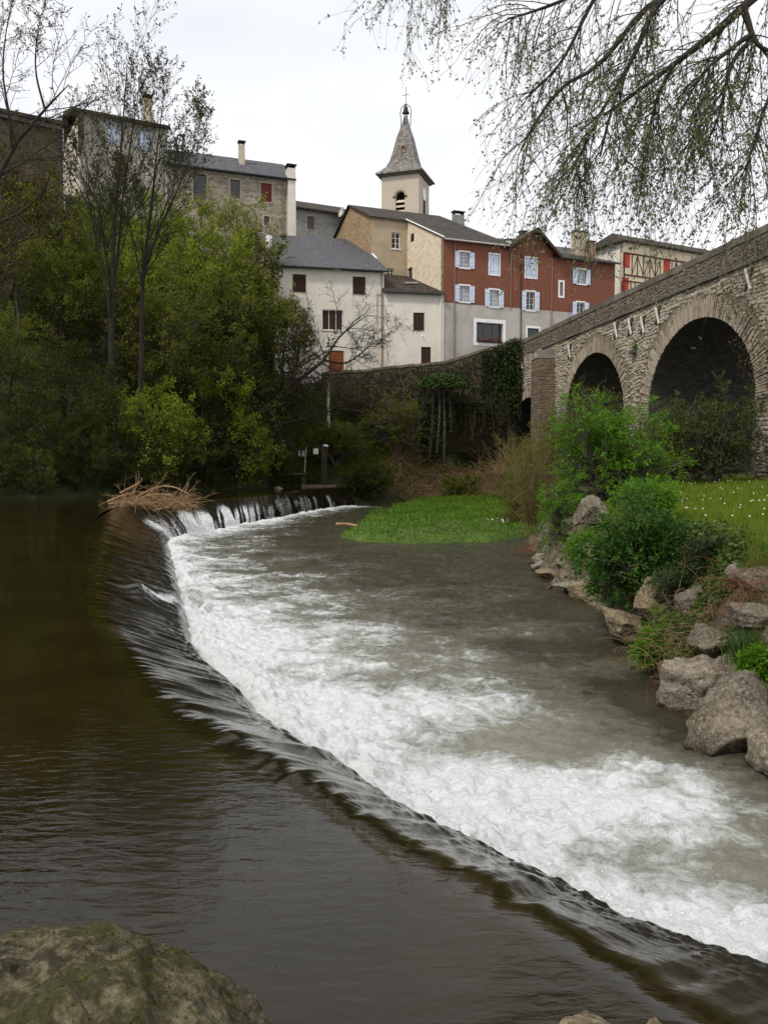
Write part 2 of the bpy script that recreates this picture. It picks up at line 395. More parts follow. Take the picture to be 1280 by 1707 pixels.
def sheet_water(name):
    """one material for the calm pool and the sheet that slides over the weir; 'slide' says how far it has sped up"""
    t = NT(name); v = t.coords(); fo = t.n('Attribute', attribute_name='foam').outputs['Fac']; sl = t.n('Attribute', attribute_name='slide').outputs['Fac']
    c = t.ramp(t.noise(v, 0.35, 5, 0.6), [(0.3, (0.007, 0.005, 0.0017)), (0.55, (0.015, 0.011, 0.0028)), (0.75, (0.023, 0.016, 0.005))])
    bed = t.ramp(t.noise(v, 1.1, 6, 0.7), [(0.3, (0.003, 0.0028, 0.002)), (0.6, (0.008, 0.0065, 0.004)), (0.8, (0.022, 0.015, 0.008))])
    c = t.mix(sl, c, bed)
    n1 = t.noise(t.coords((0.7, 1.7, 1)), 8.0, 4, 0.5, 0.3); n2 = t.noise(t.coords((0.8, 1.3, 1), rot=(0, 0, 0.5)), 1.1, 2, 0.5, 0.2)
    calm = t.ramp(t.noise(v, 0.22, 2), [(0.4, 0.12), (0.62, 1.0)])
    h0 = t.math('ADD', t.math('MULTIPLY', t.math('MULTIPLY', n1, calm), 0.0050), t.math('MULTIPLY', n2, 0.007))
    n3 = t.noise(v, 15.0, 6, 0.65, 0.4)
    h = t.math('ADD', t.math('MULTIPLY', h0, t.math('SUBTRACT', 1.0, sl)), t.math('MULTIPLY', t.math('MULTIPLY', n3, sl), 0.006))
    f = t.ramp(t.math('ADD', fo, t.math('MULTIPLY', t.math('SUBTRACT', n3, 0.5), 1.8)), [(0.45, 0.0), (0.85, 1.0)])
    c = t.mix(f, c, (0.70, 0.715, 0.73)); r = t.mix(f, (0.035, 0.035, 0.035), (0.6, 0.6, 0.6))
    return t.done(t.principled(c, r, t.bump(h, 1.0, 1.0), 0.5, IOR=1.33))
M_FOAM = foam_water('foaming_water'); M_POOL = M_APRON = sheet_water('sheet_water')

# ------------------------------------------------------------------ lower pool below the weir
def build_lower_pool():
    cs = np.concatenate([np.linspace(-0.40, 0.56, 560), np.linspace(0.57, 3.0, 60)])
    ys = 3.6 * (74 / 3.6) ** np.linspace(0, 1, 640)
    C, Y = np.meshgrid(cs, ys); X = C * Y
    lo = inside(X, Y, LOWPOLY); d = dist_poly(X, Y, TOE[::10]); d = np.where(lo, d, -d)
    bd = bank_d(X, Y)
    keep = (d > -0.45) & (bd < 1.2)
    # foaming: dense at the foot of the weir, boils further out, calmer patches
    def g(px, py, sx, sy, a, rot=0):
        p = onz(px, py, ZLOW); dx, dy = X - p[0], Y - p[1]
        if rot: dx, dy = dx * math.cos(rot) + dy * math.sin(rot), -dx * math.sin(rot) + dy * math.cos(rot)
        return a * np.exp(-(dx / sx) ** 2 - (dy / sy) ** 2)
    wx, wy = X + 0.9 * fbm(X * 0.5, Y * 0.5, seed=21), Y + 0.9 * fbm(X * 0.5, Y * 0.5, seed=31)
    nz = fbm(wx * 0.75, wy * 0.75, seed=11, oct=5); fine = fbm(wx * 2.6, wy * 2.6, seed=13, oct=4)
    Ld = np.interp(Y, [4, 8, 13, 20, 30, 45, 65], [1.9, 2.1, 2.8, 3.6, 3.8, 1.9, 1.4])
    dn = d; d = d - np.interp(Y, [4, 6, 9, 13], [1.0, 0.9, 0.6, 0]) * (d > 0)     # the sheet plunges in beyond its lip here
    f = 1.0 * np.exp(-np.clip(d, 0, None) / Ld) + 0.12 * np.exp(-np.clip(d, 0, None) / 0.4)
    f += g(560, 1190, 1.5, 2.0, 0.42) + g(760, 1180, 1.1, 1.6, 0.34) + g(1030, 1330, 1.25, 1.0, 0.52) + g(850, 1330, 0.9, 0.8, 0.32) + g(1150, 1370, 0.55, 0.9, 0.36)
    f += g(1240, 1340, 0.22, 1.0, 0.32, 0.5) + g(520, 1060, 2.2, 3.0, 0.26) + g(640, 1000, 3.0, 3.0, 0.12) + g(1180, 1545, 0.8, 0.5, 0.35)
    f -= g(880, 1225, 0.75, 0.8, 0.42, 0.3) + g(1110, 1200, 1.0, 2.2, 0.35) + g(760, 970, 3.0, 4.0, 0.22) + g(1235, 1450, 0.35, 0.6, 0.3) + g(1060, 1060, 1.2, 3.5, 0.3) + g(460, 930, 2.0, 5.0, 0.1)
    far = sstep(24, 40, Y)
    f = f + (0.40 - 0.2 * far) * nz + 0.24 * fine * (1 - 0.5 * far) - 0.06
    rd = 1 - np.abs(fbm(wx * 1.5 + .5 * fine, wy * 1.1, seed=14, oct=4)) * 2.6; rd2 = 1 - np.abs(fbm(wx * 3.3, wy * 2.2, seed=18, oct=3)) * 2.4     # lace of foam lines drifting off the boil
    lace = np.clip(rd, 0, 1) ** 3 * 0.42 + np.clip(rd2, 0, 1) ** 4 * 0.25
    f = f + lace * np.exp(-np.clip(d, 0, None) / (Ld * 2.0)) * sstep(-.35, .3, nz + .25 * fine) * sstep(-0.1, 0.9, -bd)
    f = np.clip(f, 0, 1.15); f[~lo] = 1.0
    milk = np.clip(1.25 * np.exp(-np.clip(d, 0, None) / (Ld * 1.6)) + 0.9 * (g(700, 1260, 1.8, 2.2, 0.35) + g(1060, 1330, 1.3, 1.1, 0.5) + g(560, 1080, 2.4, 3.5, 0.25)) - g(1110, 1190, .9, 2.0, .35) + 0.30 * nz, 0, 1) * np.interp(Y, [14, 26, 60], [0.95, 0.6, 0.5])
    d = dn
    # waves and heaped foam
    calmfar = np.interp(Y, [5, 15, 30, 60], [1, 1, 0.8, 0.5])
    Z = ZLOW + 0.05 * fbm(X * 1.1, Y * 1.1, seed=41) * calmfar + 0.05 * fbm(X * 3.0, Y * 4.2, seed=42) * calmfar + 0.016 * fbm(X * 8, Y * 11, seed=43, oct=3) * calmfar
    heap = np.exp(-np.clip(d - 0.25, 0, None) / 0.55) * (d > -0.3)
    bill = np.abs(fbm(wx * 1.7, wy * 1.7, seed=51, oct=4)); bill2 = np.abs(fbm(X * 5.5, Y * 5.5, seed=52, oct=3))
    Z += heap * (0.10 + 0.16 * bill + 0.10 * bill2) * np.interp(Y, [5, 20, 40], [1, 0.9, 0.5]) + np.clip(f - 0.3, 0, 1) * (0.10 * bill + 0.07 * bill2) * calmfar
    Z -= 0.25 * sstep(0.0, -0.45, d)
    V = np.stack([X, Y, Z], -1).reshape(-1, 3); F = grid_faces(len(ys), len(cs), keep)
    V, F, A = compact(V, F, {'foam': f, 'milk': milk})
    return tag(mk('river_water', V, F, M_FOAM, origin=(0, 20, ZLOW), smooth=True, attr=A), 'foaming white river water below the curved weir', kind='structure')
build_lower_pool()

# ------------------------------------------------------------------ water sliding over the weir
def unitv2(a): b = a[:, :2]; return b / np.linalg.norm(b, axis=1, keepdims=True)
def build_apron():
    nt = 90; t = np.linspace(0, 1, nt) ** 0.9
    T = t[:, None]; 
    P = CREST[None] * (1 - T[..., None]) + TOE[None] * T[..., None]
    S = np.broadcast_to(SU[None], P.shape[:2]); K = np.broadcast_to(KU[None], P.shape[:2]); TT = np.broadcast_to(T, P.shape[:2])
    W = np.linalg.norm(TOE - CREST, axis=1)[None] * TT
    far = sstep(16.2, 18.5, K)
    q = 0.24; sl_ = 0.97; prof = np.where(TT < q, sl_ * TT ** 2 / (2 * q), sl_ * (TT - q / 2)); prof = (prof + (1 - sl_ * (1 - q / 2)) * sstep(0.82, 1.0, TT) * TT) * (TOE[:, 2] / ZLOW)[None]
    Z = ZLOW * prof
    on = sstep(0.02, 0.22, TT)
    wv = W + 0.35 * fbm(S * 0.8, W * 0.8, seed=60)
    st = fbm(S * 1.3 + 0.25 * wv, wv * 0.22, seed=61, oct=2) * 0.045 + fbm(S * 4.2 + 0.5 * wv, wv * 0.36, seed=62, oct=2) * 0.034 + fbm(S * 10.0 + 0.8 * wv, wv * 0.8, seed=65, oct=2) * 0.018
    rough = fbm(P[..., 0] * 9, P[..., 1] * 9, seed=63, oct=4) * 0.020 * sstep(0.5, 0.9, TT) + fbm(P[..., 0] * 3, P[..., 1] * 3, seed=64) * 0.02 * sstep(0.5, 0.85, TT)
    rough = rough + np.interp(K, [0, 5, 8], [1, .9, 0]) * sstep(0.15, 0.6, TT) * (fbm(P[..., 0] * 5, P[..., 1] * 5, seed=66, oct=4) * 0.022 + fbm(P[..., 0] * 14, P[..., 1] * 14, seed=67, oct=3) * 0.014 * sstep(.4, .8, TT)) + sstep(15, 12, K) * sstep(.72, .98, TT) * (np.abs(fbm(P[..., 0] * 8, P[..., 1] * 8, seed=68, oct=4)) * 0.06 - .015)
    Z = Z + sstep(0.0, 0.35, TT) * st * (1 - 0.4 * sstep(0.7, 0.95, TT)) * np.interp(K, [0, 15, 17, 23], [1, 1, .8, .6]) + rough
    # long shelf on the last metre of the near part
    f = 0.30 * sstep(0.90, 1.0, TT + 0.05 * fbm(S * 3, W * 2, seed=70)) + 0.2 * sstep(0.97, 1, TT) + 0.10 * sstep(0.45, 0.9, TT)
    # far falls: broken white curtains
    c = fbm(S * 0.75, W * 0.12, seed=71, oct=3); c2 = fbm(S * 3.0 + W, W * 0.35, seed=72, oct=3)
    fall = sstep(-0.12, 0.22, 0.6 * c + 0.7 * c2 + np.interp(K, [17, 19, 21, 22, 23], [.15, .34, .22, -.06, .0])) * sstep(0.2, 0.65, TT + 0.3 * c)
    f = np.maximum(f, far * fall * 0.8 * sstep(23.2, 22.4, K) * np.interp(K, [17, 18, 20.5, 21.3, 23], [0.6, 1.0, 1.0, 0.55, 0.9]))
    f = np.maximum(f, 0.75 * np.exp(-((K - 17.4) / 0.55) ** 2) * sstep(0.3, 0.7, TT + 0.2 * c2))
    # a stone under the water half-way down breaks the sheet
    b = np.exp(-((K - 13.75 - 0.5 * (TT - 0.45)) / 0.16) ** 2) * sstep(0.42, 0.55, TT)
    Z = Z + 0.16 * np.exp(-((K - 13.75) / 0.2) ** 2 - ((TT - 0.5) / 0.1) ** 2)
    f = np.maximum(f, b * (0.75 + 0.3 * c2))
    V = np.stack([P[..., 0], P[..., 1], Z], -1)
    # skirt so that the sheet closes into the lower pool
    ou = unitv2(TOE - CREST); dr = (V[-1, :, 2] - ZLOW + 0.35)
    e1 = V[-1:].copy(); e1[0, :, :2] += ou * (0.10 + 0.12 * dr)[:, None]; e1[0, :, 2] -= dr * .3
    e2 = V[-1:].copy(); e2[0, :, :2] += ou * (0.16 + 0.32 * dr)[:, None]; e2[0, :, 2] -= dr
    V = np.concatenate([V, e1, e2]); f = np.concatenate([f, np.full((2, NU), 0.6)])
    F = grid_faces(nt + 2, NU)[:, ::-1]
    tag(mk('weir_water', V.reshape(-1, 3), F, M_APRON, origin=(-2, 20, ZLOW), smooth=True, attr={'foam': f, 'slide': np.concatenate([sstep(0.0, 0.5, TT), np.ones((2, NU))])}), 'dark streaked water sliding over the curved weir', kind='structure')
    # calm pool above
    m = NU // 5; cr = CREST[::5][:m]; k = np.linspace(0, 1, m)[:, None]
    far_t = smooth_poly([(-3, -6, 0), (-30, -6, 0), (-70, 5, 0), (-70, 30, 0), (-70, 45, 0), (-60, 60, 0), (-30, 72, 0), (-12, 78, 0), (-5.5, 70, 0), (-4.4, 66.5, 0)], m)
    s = (np.linspace(0, 1, 60) ** 1.8)[:, None, None]
    V = cr[None] * (1 - s) + far_t[None] * s; V[..., 2] = 0.0
    tag(mk('upper_pool', V.reshape(-1, 3), grid_faces(60, m)[:, ::-1], M_POOL, origin=(-2, 20, ZLOW), smooth=True, attr={'slide': np.zeros(60 * m), 'foam': np.zeros(60 * m)}), 'still brown river pool above the weir', kind='structure')
build_apron()

# ------------------------------------------------------------------ banks and hillside
M_SOIL = surf('bank_soil', [(0.3, (0.035, 0.028, 0.016)), (0.55, (0.06, 0.05, 0.028)), (0.75, (0.045, 0.06, 0.02))], 1.2, 0.95, 0.8, 8, 0.08)
M_SLOPE = surf('hill_soil', [(0.3, (0.018, 0.02, 0.008)), (0.5, (0.03, 0.04, 0.012)), (0.7, (0.045, 0.062, 0.018))], 0.5, 0.95, 0.8, 4, 0.15, speck=((0.07, 0.055, 0.03), 1.3, 0.58))
M_TURF = surf('turf_ground', [(0.3, (0.04, 0.07, 0.012)), (0.6, (0.075, 0.12, 0.02)), (0.75, (0.09, 0.11, 0.03))], 1.0, 0.95, 0.7, 10, 0.06)
def land(name, x0, x1, y0, y1, step, fn, m, label, keep=None, amp=0.25):
    xs = np.arange(x0, x1 + step, step); ys = np.arange(y0, y1 + step, step); X, Y = np.meshgrid(xs, ys)
    Z = fn(X, Y) + amp * fbm(X * 0.35, Y * 0.35, seed=7)
    V = np.stack([X, Y, Z], -1).reshape(-1, 3); F = grid_faces(len(ys), len(xs), keep(X, Y) if keep else None)
    V, F, _ = compact(V, F)
    return tag(mk(name, V, F, m, smooth=True), label, kind='structure')
def bank_mat():
    t = NT('rocky_bank'); v = t.coords(); g = t.n('NewGeometry'); nz = t.n('SeparateXYZ', {'Vector': g.outputs['True Normal']}).outputs[2]
    rk = t.ramp(t.noise(t.coords((1, 1, 2.2)), 2.6, 8, .7), [(.3, (.05, .04, .026)), (.5, (.13, .105, .07)), (.68, (.25, .215, .16))])
    so = t.ramp(t.noise(v, 2.0, 6, .65), [(.3, (.03, .026, .014)), (.6, (.055, .055, .022)), (.75, (.07, .085, .025))])
    c = t.mix(t.ramp(t.math('ADD', nz, t.math('MULTIPLY', t.noise(v, 3.0, 5), .35)), [(.86, 0.0), (1.02, 1.0)]), rk, so)
    vo = t.n('TexVoronoi', {'Vector': t.coords((1, 1, 1.8)), 'Scale': 2.2}, feature='DISTANCE_TO_EDGE')
    h = t.math('ADD', t.noise(v, 4.0, 9, .72), t.math('MULTIPLY', t.ramp(vo.outputs['Distance'], [(.0, 0.0), (.12, 1.0)]), .35))
    return t.done(t.principled(c, .9, t.bump(h, 1.0, .12), .25))
M_BANK = bank_mat()
land('hillside', -75, 70, 34, 150, 0.8, Hh, M_SLOPE, 'steep wooded hillside below the village', keep=lambda X, Y: ~((X > 6.5) & (Y < 63)) & ~((X > -6) & (Y < 56)))
land('right_bank', 2.6, 34, 4.5, 76, 0.16, Hr, M_BANK, 'earthy river bank with rocks on the right', amp=0.0, keep=lambda X, Y: bank_d(X, Y) > -1.0)
# bank the camera stands on
def near_bank(X, Y):
    return 0.35 - 0.55 * sstep(0.3, 2.2, Y + 0.35 * X + 0.2 * fbm(X, Y, seed=9)) - 1.9 * sstep(2.2, 4.0, Y + 0.2 * X)
land('near_bank', -6, 14, -8, 3.2, 0.25, near_bank, M_SOIL, 'earthy river bank in the foreground', amp=0.0)

# grassy spit in the lower pool
SPIT = [(-2.0, 36.6), (-1.0, 33.7), (1.4, 33.3), (3.8, 33.6), (6.2, 36.2), (8.5, 40), (9.5, 50), (10.5, 66), (9, 71), (2.6, 66), (1.6, 60), (0.3, 54), (-0.7, 49), (-1.6, 42)]
def spit_h(X, Y):
    d = dist_poly(X, Y, SPIT + [SPIT[0]]) * np.where(inside(X, Y, SPIT), 1, -1)
    return -1.75 + 0.62 * sstep(-0.5, 0.45, d + 0.5 * fbm(X * 0.9, Y * 0.7, seed=15, oct=5)) + 0.03 * np.clip(d, 0, 5) + 0.16 * fbm(X * 0.6, Y * 0.6, seed=16) * sstep(0, .8, d)
land('grass_spit', -3.5, 11.5, 32, 72, 0.3, spit_h, M_TURF, 'low grassy spit lying in the river', keep=lambda X, Y: spit_h(X, Y) > -1.74, amp=0.0)
# ------------------------------------------------------------------ buildings
class Facade:
    def __init__(s, p0, p1):
        s.p0 = np.array(p0[:2], float); d = np.array(p1[:2], float) - s.p0; s.L = float(np.linalg.norm(d)); s.U = d / s.L
        s.N = np.array([s.U[1], -s.U[0]])
    def pt(s, u, d, z):
        q = s.p0 + s.U * u + s.N * d; return np.array([q[0], q[1], z])
    def px(s, px, py):
        d = ray(px, py); k = np.dot(s.p0, s.N) / np.dot(d[:2], s.N); q = d * k
        return float(np.dot(q[:2] - s.p0, s.U)), float(EYE + q[2])
    def rect(s, x0, y0, x1, y1):
        xm, ym = (x0 + x1) / 2, (y0 + y1) / 2
        return (s.px(x0, ym)[0], s.px(x1, ym)[0], s.px(xm, y1)[1], s.px(xm, y0)[1])
    def side(s, u, depth):
        """wall running back from point u, seen from its outer side on the left"""
        a = s.pt(u, -depth, 0); b = s.pt(u, 0, 0); return Facade(a, b)
def fac(px0, Y0, px1, Y1):
    return Facade(at(px0, 700, Y0), at(px1, 700, Y1))

def wall(name, m, house, F, u0, u1, z0, z1, holes=(), rec=0.22, gable=None, top=None):
    """wall face with real openings and reveals; gable = [(u, z)...] outline above z1; top = (zl, zr) sloping top"""
    V, Q = [], []
    def q(*p):
        n = len(V); V.extend(p); Q.append([n + i for i in range(len(p))])
    us = sorted({u0, u1, *[h[0] for h in holes], *[h[1] for h in holes]}); zs = sorted({z0, z1, *[h[2] for h in holes], *[h[3] for h in holes]})
    us = [u for u in us if u0 <= u <= u1]; zs = [z for z in zs if z0 <= z <= z1]
    for a, b in zip(us[:-1], us[1:]):
        for c, d in zip(zs[:-1], zs[1:]):
            mu, mz = (a + b) / 2, (c + d) / 2
            if any(h[0] < mu < h[1] and h[2] < mz < h[3] for h in holes): continue
            q(F.pt(a, 0, c), F.pt(b, 0, c), F.pt(b, 0, d), F.pt(a, 0, d))
    for a, b, c, d in holes:
        for (p, r) in (((a, c), (b, c)), ((b, c), (b, d)), ((b, d), (a, d)), ((a, d), (a, c))):
            q(F.pt(p[0], 0, p[1]), F.pt(p[0], -rec, p[1]), F.pt(r[0], -rec, r[1]), F.pt(r[0], 0, r[1]))
    if gable: q(F.pt(u0, 0, z1), F.pt(u1, 0, z1), *[F.pt(u, 0, z) for u, z in gable])
    # thickness: end faces and back
    t = 0.45
    if name in ('side_wall', 'end_wall', 'gable_end'): return mk(name, V, Q, m, house)
    q(F.pt(u0, 0, z0), F.pt(u0, 0, z1), F.pt(u0, -t, z1), F.pt(u0, -t, z0)); q(F.pt(u1, 0, z0), F.pt(u1, -t, z0), F.pt(u1, -t, z1), F.pt(u1, 0, z1))
    q(F.pt(u0, 0, z1), F.pt(u1, 0, z1), F.pt(u1, -t, z1), F.pt(u0, -t, z1))
    return mk(name, V, Q, m, house)

def window(house, F, r, frame, pane, cols=2, rows=3, sill=None, surround=None, shutters=None, sh=None, rec=0.16, curtain=None, sw=0.13, bar=0.05, label=None):
    u0, u1, z0, z1 = r; e = 0.012
    b = MB(); w = 0.07
    d0, d1 = -rec - 0.05, -rec
    b.fbox(F, u0 + e, u0 + w, d0, d1, z0 + e, z1 - e); b.fbox(F, u1 - w, u1 - e, d0, d1, z0 + e, z1 - e)
    b.fbox(F, u0 + w, u1 - w, d0, d1, z0 + e, z0 + w); b.fbox(F, u0 + w, u1 - w, d0, d1, z1 - w, z1 - e)
    for i in range(1, cols):
        u = u0 + (u1 - u0) * i / cols; bw = bar * (1.4 if cols == 2 or i == cols / 2 else 0.8); b.fbox(F, u - bw / 2, u + bw / 2, d0, d1 - 0.004, z0 + w, z1 - w)
    for j in range(1, rows):
        z = z0 + (z1 - z0) * j / rows; b.fbox(F, u0 + w, u1 - w, d0 + 0.006, d1 - 0.012, z - bar * 0.35, z + bar * 0.35)
    o = b.build('window', frame, house)
    if label: o['label'] = label
    MB().fbox(F, u0 + w * 0.7, u1 - w * 0.7, d0 + 0.012, d0 + 0.022, z0 + w * 0.7, z1 - w * 0.7).build('pane', pane, o)
    MB().fbox(F, u0 + e, u1 - e, -0.42, -0.40, z0 + e, z1 - e).build('curtain' if curtain else 'room_dark', curtain or M_DARK, o)
    if sill: MB().fbox(F, u0 - 0.1, u1 + 0.1, -rec + 0.01, 0.07, z0 - 0.11, z0 - 0.004).build('sill', sill, o)
    if surround:
        s = MB(); p = 0.025
        s.fbox(F, u0 - sw, u0 - 0.003, -0.03, p, z0, z1); s.fbox(F, u1 + 0.003, u1 + sw, -0.03, p, z0, z1); s.fbox(F, u0 - sw, u1 + sw, -0.03, p + 0.004, z1 + 0.003, z1 + sw * 1.1)
        if not sill: s.fbox(F, u0 - sw, u1 + sw, -0.03, p + 0.004, z0 - sw, z0 - 0.003)
        s.build('surround', surround, o)
    if shutters == 'open':
        wd = (u1 - u0) * 0.52
        for a, c in ((u0 - 0.02 - wd, u0 - 0.02), (u1 + 0.02, u1 + 0.02 + wd)): shutter(house, F, a, c, z0 - 0.03, z1 + 0.03, 0.04, sh)
    elif shutters == 'closed':
        m = (u0 + u1) / 2
        shutter(house, F, u0 + 0.015, m - 0.006, z0 + 0.015, z1 - 0.015, -0.09, sh); shutter(house, F, m + 0.006, u1 - 0.015, z0 + 0.015, z1 - 0.015, -0.09, sh)
    return o
def shutter(house, F, u0, u1, z0, z1, d, m, name='shutter'):
    b = MB(); n = max(2, int((u1 - u0) / 0.16)); w = (u1 - u0) / n
    for i in range(n): b.fbox(F, u0 + i * w + 0.006, u0 + (i + 1) * w - 0.006, d, d + 0.035, z0, z1)
    for z in (z0 + 0.18 * (z1 - z0), z0 + 0.8 * (z1 - z0)): b.fbox(F, u0 + 0.02, u1 - 0.02, d + 0.034, d + 0.055, z - 0.05, z + 0.05)
    b.fbox(F, u0 + 0.012, u1 - 0.012, d + 0.006, d + 0.02, z0 + 0.01, z1 - 0.01)
    return b.build(name, m, house)
def pipe(house, pts, r, m, name='drainpipe'):
    return MB().tube(pts, r, 6).build(name, m, house)
def chimney(house, c, w, d, z0, z1, m, capm, F=None, cap='slab', pots=0):
    ux = F.U if F is not None else np.array([1.0, 0]); uy = np.array([-ux[1], ux[0]])
    G = Facade(c - ux * w / 2 - uy * d / 2, c + ux * w / 2 - uy * d / 2)
    o = MB().fbox(G, 0, w, -d, 0, z0, z1).build('chimney', m, house)
    b = MB()
    if cap == 'slab':
        for (a, e) in ((0.02, 0.14), (w - 0.14, w - 0.02)): b.fbox(G, a, e, -d + 0.03, -0.03, z1 + 0.002, z1 + 0.3)
        b.fbox(G, -0.1, w + 0.1, -d - 0.1, 0.1, z1 + 0.302, z1 + 0.4)
    else: b.fbox(G, -0.06, w + 0.06, -d - 0.06, 0.06, z1 + 0.002, z1 + 0.12)
    b.build('chimney_cap', capm, o)
    for i in range(pots):
        x = w * (i + 0.5) / pots; p = G.pt(x, -d / 2, z1 + 0.12); MB().tube([p, p + [0, 0, .35]], [.13, .1], 8).build('chimney_pot', capm, o)
    return o
def roof(house, top, th, m, name='roof'):
    return MB().slab(top, th).build(name, m, house)

M_DARK = surf('dark_interior', [(0.4, (0.006, 0.006, 0.006)), (0.6, (0.012, 0.011, 0.01))], 2, 0.9, 0)
M_GLASS = glass_mat('window_glass'); M_GLASSL = glass_mat('pale_window_glass', (0.22, 0.25, 0.28))
M_LACE = surf('lace_curtain', [(0.35, (0.28, 0.28, 0.28)), (0.6, (0.62, 0.62, 0.6))], 14, 0.9, 0.2)
M_WHITEP = plaster('white_render', (0.69, 0.645, 0.565), (0.46, 0.40, 0.31), 0.82)
M_CREAM = plaster('cream_render', (0.62, 0.55, 0.43), (0.40, 0.32, 0.2), 0.8)
M_TAN = plaster('tan_render', (0.44, 0.35, 0.245), (0.30, 0.20, 0.10), 0.75)
M_YEL = surf('pitted_yellow_render', [(0.3, (0.5, 0.41, 0.28)), (0.5, (0.68, 0.585, 0.44)), (0.7, (0.74, 0.67, 0.54))], 2.2, 0.95, 0.9, 9, 0.06, speck=((0.36, 0.25, 0.13), 4.5, 0.6))
M_RED = plaster('brick_red_render', (0.20, 0.08, 0.052), (0.145, 0.06, 0.042), 0.84, 0.15)
M_GREY = plaster('grey_render', (0.47, 0.44, 0.40), (0.24, 0.23, 0.22), 0.62)
M_DIMP = plaster('dim_grey_render', (0.40, 0.38, 0.33), (0.28, 0.25, 0.2), 0.8)
M_WPAINT = surf('white_paint', [(0.3, (0.68, 0.68, 0.68)), (0.6, (0.8, 0.8, 0.79))], 3, 0.6, 0.1)
M_BLUESH = surf('pale_blue_paint', [(0.3, (0.46, 0.53, 0.66)), (0.65, (0.58, 0.65, 0.77))], 2.5, 0.6, 0.15, speck=((0.4, 0.45, 0.55), 6, 0.62))
M_BROWNSH = surf('dark_brown_wood', [(0.3, (0.022, 0.009, 0.006)), (0.7, (0.05, 0.02, 0.013))], 6, 0.7, 0.3, 20, stretch=(1, 1, 0.15))
M_MAROON = surf('maroon_wood', [(0.3, (0.085, 0.014, 0.012)), (0.7, (0.14, 0.026, 0.02))], 5, 0.6, 0.2, stretch=(1, 1, 0.2))
M_GREYSH = surf('grey_wood', [(0.3, (0.07, 0.06, 0.055)), (0.7, (0.14, 0.12, 0.11))], 5, 0.8, 0.3, stretch=(1, 1, 0.2))
M_REDSH = surf('bright_red_paint', [(0.3, (0.36, 0.035, 0.015)), (0.7, (0.47, 0.055, 0.025))], 4, 0.5, 0.15)
M_RUST = surf('rusty_door', [(0.3, (0.13, 0.035, 0.013)), (0.55, (0.24, 0.075, 0.025)), (0.75, (0.17, 0.05, 0.025))], 3, 0.75, 0.3, stretch=(1, 1, 0.3))
M_SLATE = roof_mat('slate', (0.06, 0.06, 0.068), (0.105, 0.105, 0.115), (0.14, 0.135, 0.125), 0.62, (4, 4, 7))
M_LAUZE = roof_mat('stone_slate', (0.018, 0.014, 0.011), (0.065, 0.051, 0.039), (0.12, 0.095, 0.06), 0.6, (2.6, 2.6, 6))
M_SPIRE = roof_mat('lichened_shingle', (0.10, 0.09, 0.08), (0.21, 0.195, 0.175), (0.34, 0.32, 0.285), 0.52, (3.2, 3.2, 4.5))
M_ZINC = surf('zinc', [(0.3, (0.35, 0.34, 0.32)), (0.7, (0.5, 0.48, 0.45))], 3, 0.5, 0.1)
M_LEAD = surf('dark_gutter', [(0.3, (0.03, 0.03, 0.033)), (0.7, (0.06, 0.06, 0.065))], 3, 0.5, 0.1)
M_PIPEB = surf('brown_pipe', [(0.3, (0.22, 0.13, 0.09)), (0.7, (0.3, 0.19, 0.13))], 3, 0.5, 0.1)
M_IRON = surf('dark_iron', [(0.3, (0.015, 0.014, 0.016)), (0.7, (0.035, 0.03, 0.03))], 6, 0.5, 0.2)
M_TIMBER = surf('dark_red_timber', [(0.3, (0.055, 0.022, 0.015)), (0.7, (0.10, 0.042, 0.028))], 6, 0.8, 0.3)
M_STONEH = rubble_mat('house_rubble', [(0.0, (0.10, 0.083, 0.062)), (0.5, (0.25, 0.215, 0.165)), (1.0, (0.42, 0.365, 0.28))], (0.36, 0.325, 0.26), 2.3, 2.3)
M_STONEG = rubble_mat('grey_rubble', [(0.0, (0.17, 0.165, 0.155)), (0.5, (0.25, 0.245, 0.23)), (1.0, (0.33, 0.32, 0.3))], (0.33, 0.32, 0.30), 2.6, 2.4, 0.5)
M_STONEY = rubble_mat('ochre_rubble', [(0.0, (0.17, 0.09, 0.042)), (0.45, (0.36, 0.235, 0.12)), (1.0, (0.52, 0.41, 0.27))], (0.40, 0.30, 0.18), 4.2, 1.3, 1.0)
M_STONED = rubble_mat('dark_rubble', [(0.0, (0.05, 0.04, 0.025)), (0.5, (0.095, 0.075, 0.045)), (1.0, (0.14, 0.115, 0.075))], (0.11, 0.09, 0.06), 3.0, 2.0)
M_ASH = surf('cut_stone', [(0.3, (0.28, 0.24, 0.18)), (0.7, (0.42, 0.36, 0.28))], 3, 0.9, 0.4)
M_CHIM = surf('chimney_render', [(0.3, (0.38, 0.32, 0.24)), (0.7, (0.52, 0.45, 0.35))], 2, 0.9, 0.4)
M_CHIMG = surf('grey_chimney', [(0.3, (0.17, 0.17, 0.165)), (0.7, (0.28, 0.275, 0.26))], 2, 0.9, 0.4)

